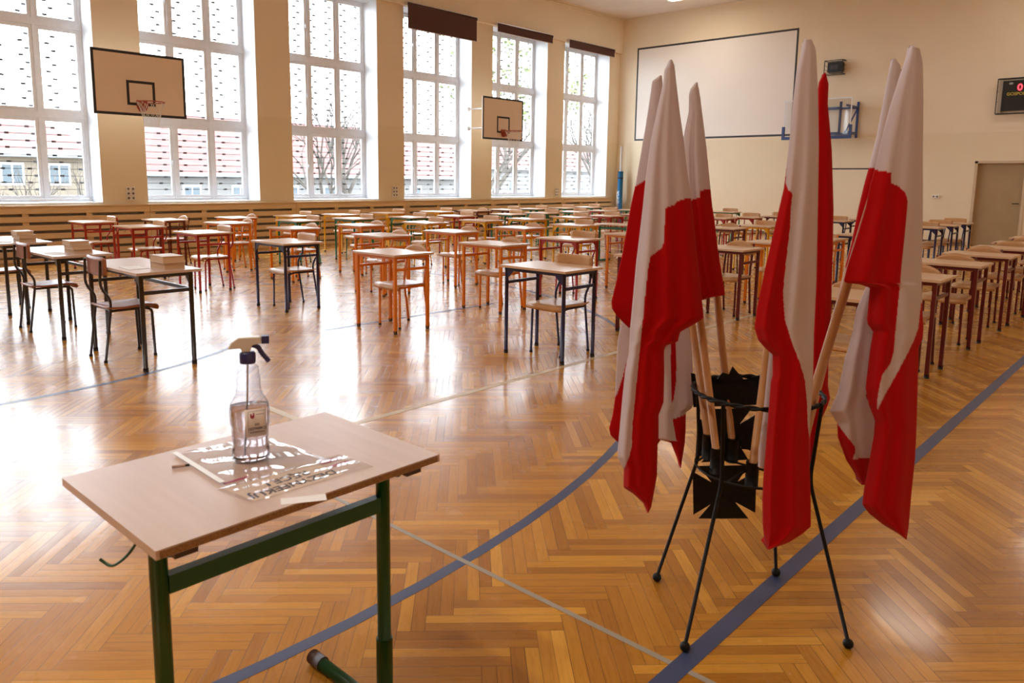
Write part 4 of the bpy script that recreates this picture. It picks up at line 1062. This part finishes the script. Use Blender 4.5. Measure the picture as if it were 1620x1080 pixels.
F.append(flag('short flag behind the left pair, its hem highest above the ring', ((1159,706), 2.56, (1100,140), 2.72, .0125), [
 dict(L=[(1101,130),(1093,140),(1090,149.4),(1089.6,177),(1082.7,209.6),(1078,240),(1078,300),(1084,400),(1094,460),(1106,474)],
      R_=[(1103.5,130),(1108,154),(1111.6,184),(1117.4,230.5),(1122,277),(1126.7,325.4),(1130,344.7),(1136,395.6),(1141.7,430),(1147.5,467.4),(1127,469.7),(1110,475)],
      dist=2.60, thick=.02, pleats=1.8, amp=.014, seed=21,
      red=[[(1130,298),(1108,301),(1107,311.5),(1095,316),(1060,330),(1060,500),(1160,500),(1160,298)]])]))
F.append(flag('tall middle flag, white over red, reaching lowest of all', ((1190,744), 2.40, (1276,72), 2.26, .0130), [
 dict(L=[(1272,62),(1269.4,76),(1260.4,115),(1255.2,161.5),(1248.7,231.5),(1244.8,262.6),(1241,296),(1233,330),(1224,369),(1211,423.7),(1198,486),(1193.5,519.6),(1199.4,537.8),(1211,550.8),(1223,561.5),(1222.8,595),(1220,606),(1216,657),(1212,708),(1208,756.5),(1206.3,794),(1207,831.7),(1209.5,853),(1214,869)],
      R_=[(1284,62),(1290,76),(1291.5,89),(1294,140.7),(1295.4,231.5),(1294,320),(1292.8,385),(1291.5,449.6),(1287.6,527.4),(1286.3,600),(1283.4,643.7),(1280,690),(1280,711),(1281.5,751),(1282.8,799.5),(1282.8,833),(1268.6,845),(1247,858.5),(1217,869)],
      dist=2.17, thick=.03, pleats=1.7, amp=.018, seed=31, cols=80,
      red=[[(1245,255),(1243,290),(1247,300),(1253.9,305.5),(1251.3,330),(1250,359),(1241,436.7),(1239,465),(1242,506.7),(1252.6,540.4),(1265.6,574),(1273.3,600),(1276.7,635.6),(1278,670.6),(1281,698),(1330,700),(1330,900),(1150,900),(1150,255)]]),
 dict(L=[(1218,548),(1213.6,590),(1207,657),(1200,711),(1199.3,738)], R_=[(1232,548),(1230,590),(1224,657),(1216,711),(1211,742.5)],
      dist=2.29, thick=.008, pleats=1.2, amp=.006, seed=33, cols=20, red=[])]))
F.append(flag('all-red looking flag between the middle and right flags', ((1268,735), 2.64, (1303,128), 2.68, .0085), [
 dict(L=[(1304,115),(1296,130),(1294,143),(1290,231.5),(1288,330),(1286,450),(1282,600),(1279,700),(1279.8,731),(1284,739)],
      R_=[(1306.5,115),(1311,133),(1309.6,164),(1313.5,205.6),(1316,236.7),(1317.4,283),(1318.7,330),(1317.4,398),(1315.6,465),(1314.3,506.7),(1311,560),(1310,611),(1313.5,630),(1308,645),(1299,664),(1292,702.5),(1290,729),(1285.5,739)],
      dist=2.62, thick=.02, pleats=1.3, amp=.014, seed=41, red=[[(0,0),(2000,0),(2000,2000),(0,2000)]])]))
F.append(flag('slim flag leaning right, behind the front right flag', ((1264,735), 2.56, (1421,110), 2.68, .0115), [
 dict(L=[(1411,92.5),(1406,115),(1398.8,155),(1387.5,215),(1376,262.5),(1367.5,292.5),(1358.8,327.5),(1347.5,385),(1337.5,422),(1335,438)],
      R_=[(1417,92.5),(1425,104),(1425,150),(1420,200),(1410,262.5),(1402,330),(1392,385),(1380,422),(1370,438)],
      dist=2.62, thick=.02, pleats=1.6, amp=.012, seed=51, red=[[(1300,265),(1372,265),(1384,266),(1460,268),(1460,600),(1300,600)]])]))
F.append(flag('front right flag on a leaning pole, white with broad red tail', ((1252,738), 2.36, (1447,96), 2.23, .0145), [
 dict(L=[(1440,71),(1436,87.5),(1425,117.5),(1407.5,172.5),(1395,220),(1385,265),(1377.5,290),(1370,327.5),(1357.5,370),(1341,420),(1335,445),(1342.5,449),(1352.5,447),(1377,455.5),(1375,475),(1372,505),(1373,513),(1382,525),(1379,545),(1377.5,555),(1372.6,593),(1370,615),(1375,639.6),(1385.6,668),(1383,697),(1377.8,724),(1374,746),(1368,774.5),(1364.8,799),(1375,812),(1396,829),(1422,844.5),(1433,853)],
      R_=[(1455,77),(1460,100),(1461,160),(1460,235),(1460,330),(1459,395),(1458,440),(1459,480),(1461,520),(1460,535),(1453,550),(1452.5,590),(1451.7,619),(1450.4,670.7),(1447.8,725),(1442.6,774.5),(1437.4,834),(1434.5,853)],
      dist=2.18, thick=.03, pleats=2.3, amp=.020, seed=61, cols=90,
      red=[[(1300,266),(1386,268.8),(1410,272.5),(1410,289),(1422.5,295),(1432.5,305),(1436,317.5),(1435,330),(1430,390),(1425,440),(1420,490),(1416,532.5),(1413.8,557.5),(1408.8,575),(1396,593),(1392,608.5),(1388,632),(1388,649),(1399.8,624),(1409,608.5),(1424.5,580),(1435,560),(1445,540),(1452.5,520),(1457,480),(1470,470),(1500,480),(1500,900),(1300,900)]]),
 dict(L=[(1371,452),(1355,490),(1347.5,532.5),(1337.5,565),(1332.5,590),(1326,619),(1313,650),(1324.6,669.5),(1325.4,691.5),(1339,728),(1349,743),(1363.5,767)],
      R_=[(1396,452),(1398,490),(1396,532.5),(1394,565),(1393,590),(1392,640),(1390,690),(1386,724),(1378,746),(1369,767)],
      dist=2.28, thick=.02, pleats=1.9, amp=.014, seed=63, cols=60,
      red=[[(1324,669),(1339,689),(1353,707),(1353,717.4),(1348,727.3),(1362,724),(1378,724),(1400,722),(1400,800),(1300,800),(1300,669)], [(1376.5,550),(1384,520),(1400,500),(1400,668),(1386,668),(1375,640),(1370,625),(1372,593)]])]))
# black cups that take the pole ends
for root, b_ in F:
    bm = B(); c = b_-Vector((SX, SY, 0)); rad = Vector((c.x, c.y, 0))
    tube(bm, [c+Vector((0,0,-.055)), c+Vector((0,0,.03))], .0215, 14)
    tube(bm, [c+Vector((0,0,-.04)), rad.normalized()*RL+Vector((0,0,ZL))], .004, 6)
    obj('pole_cup', bm, M_IRON, stand)
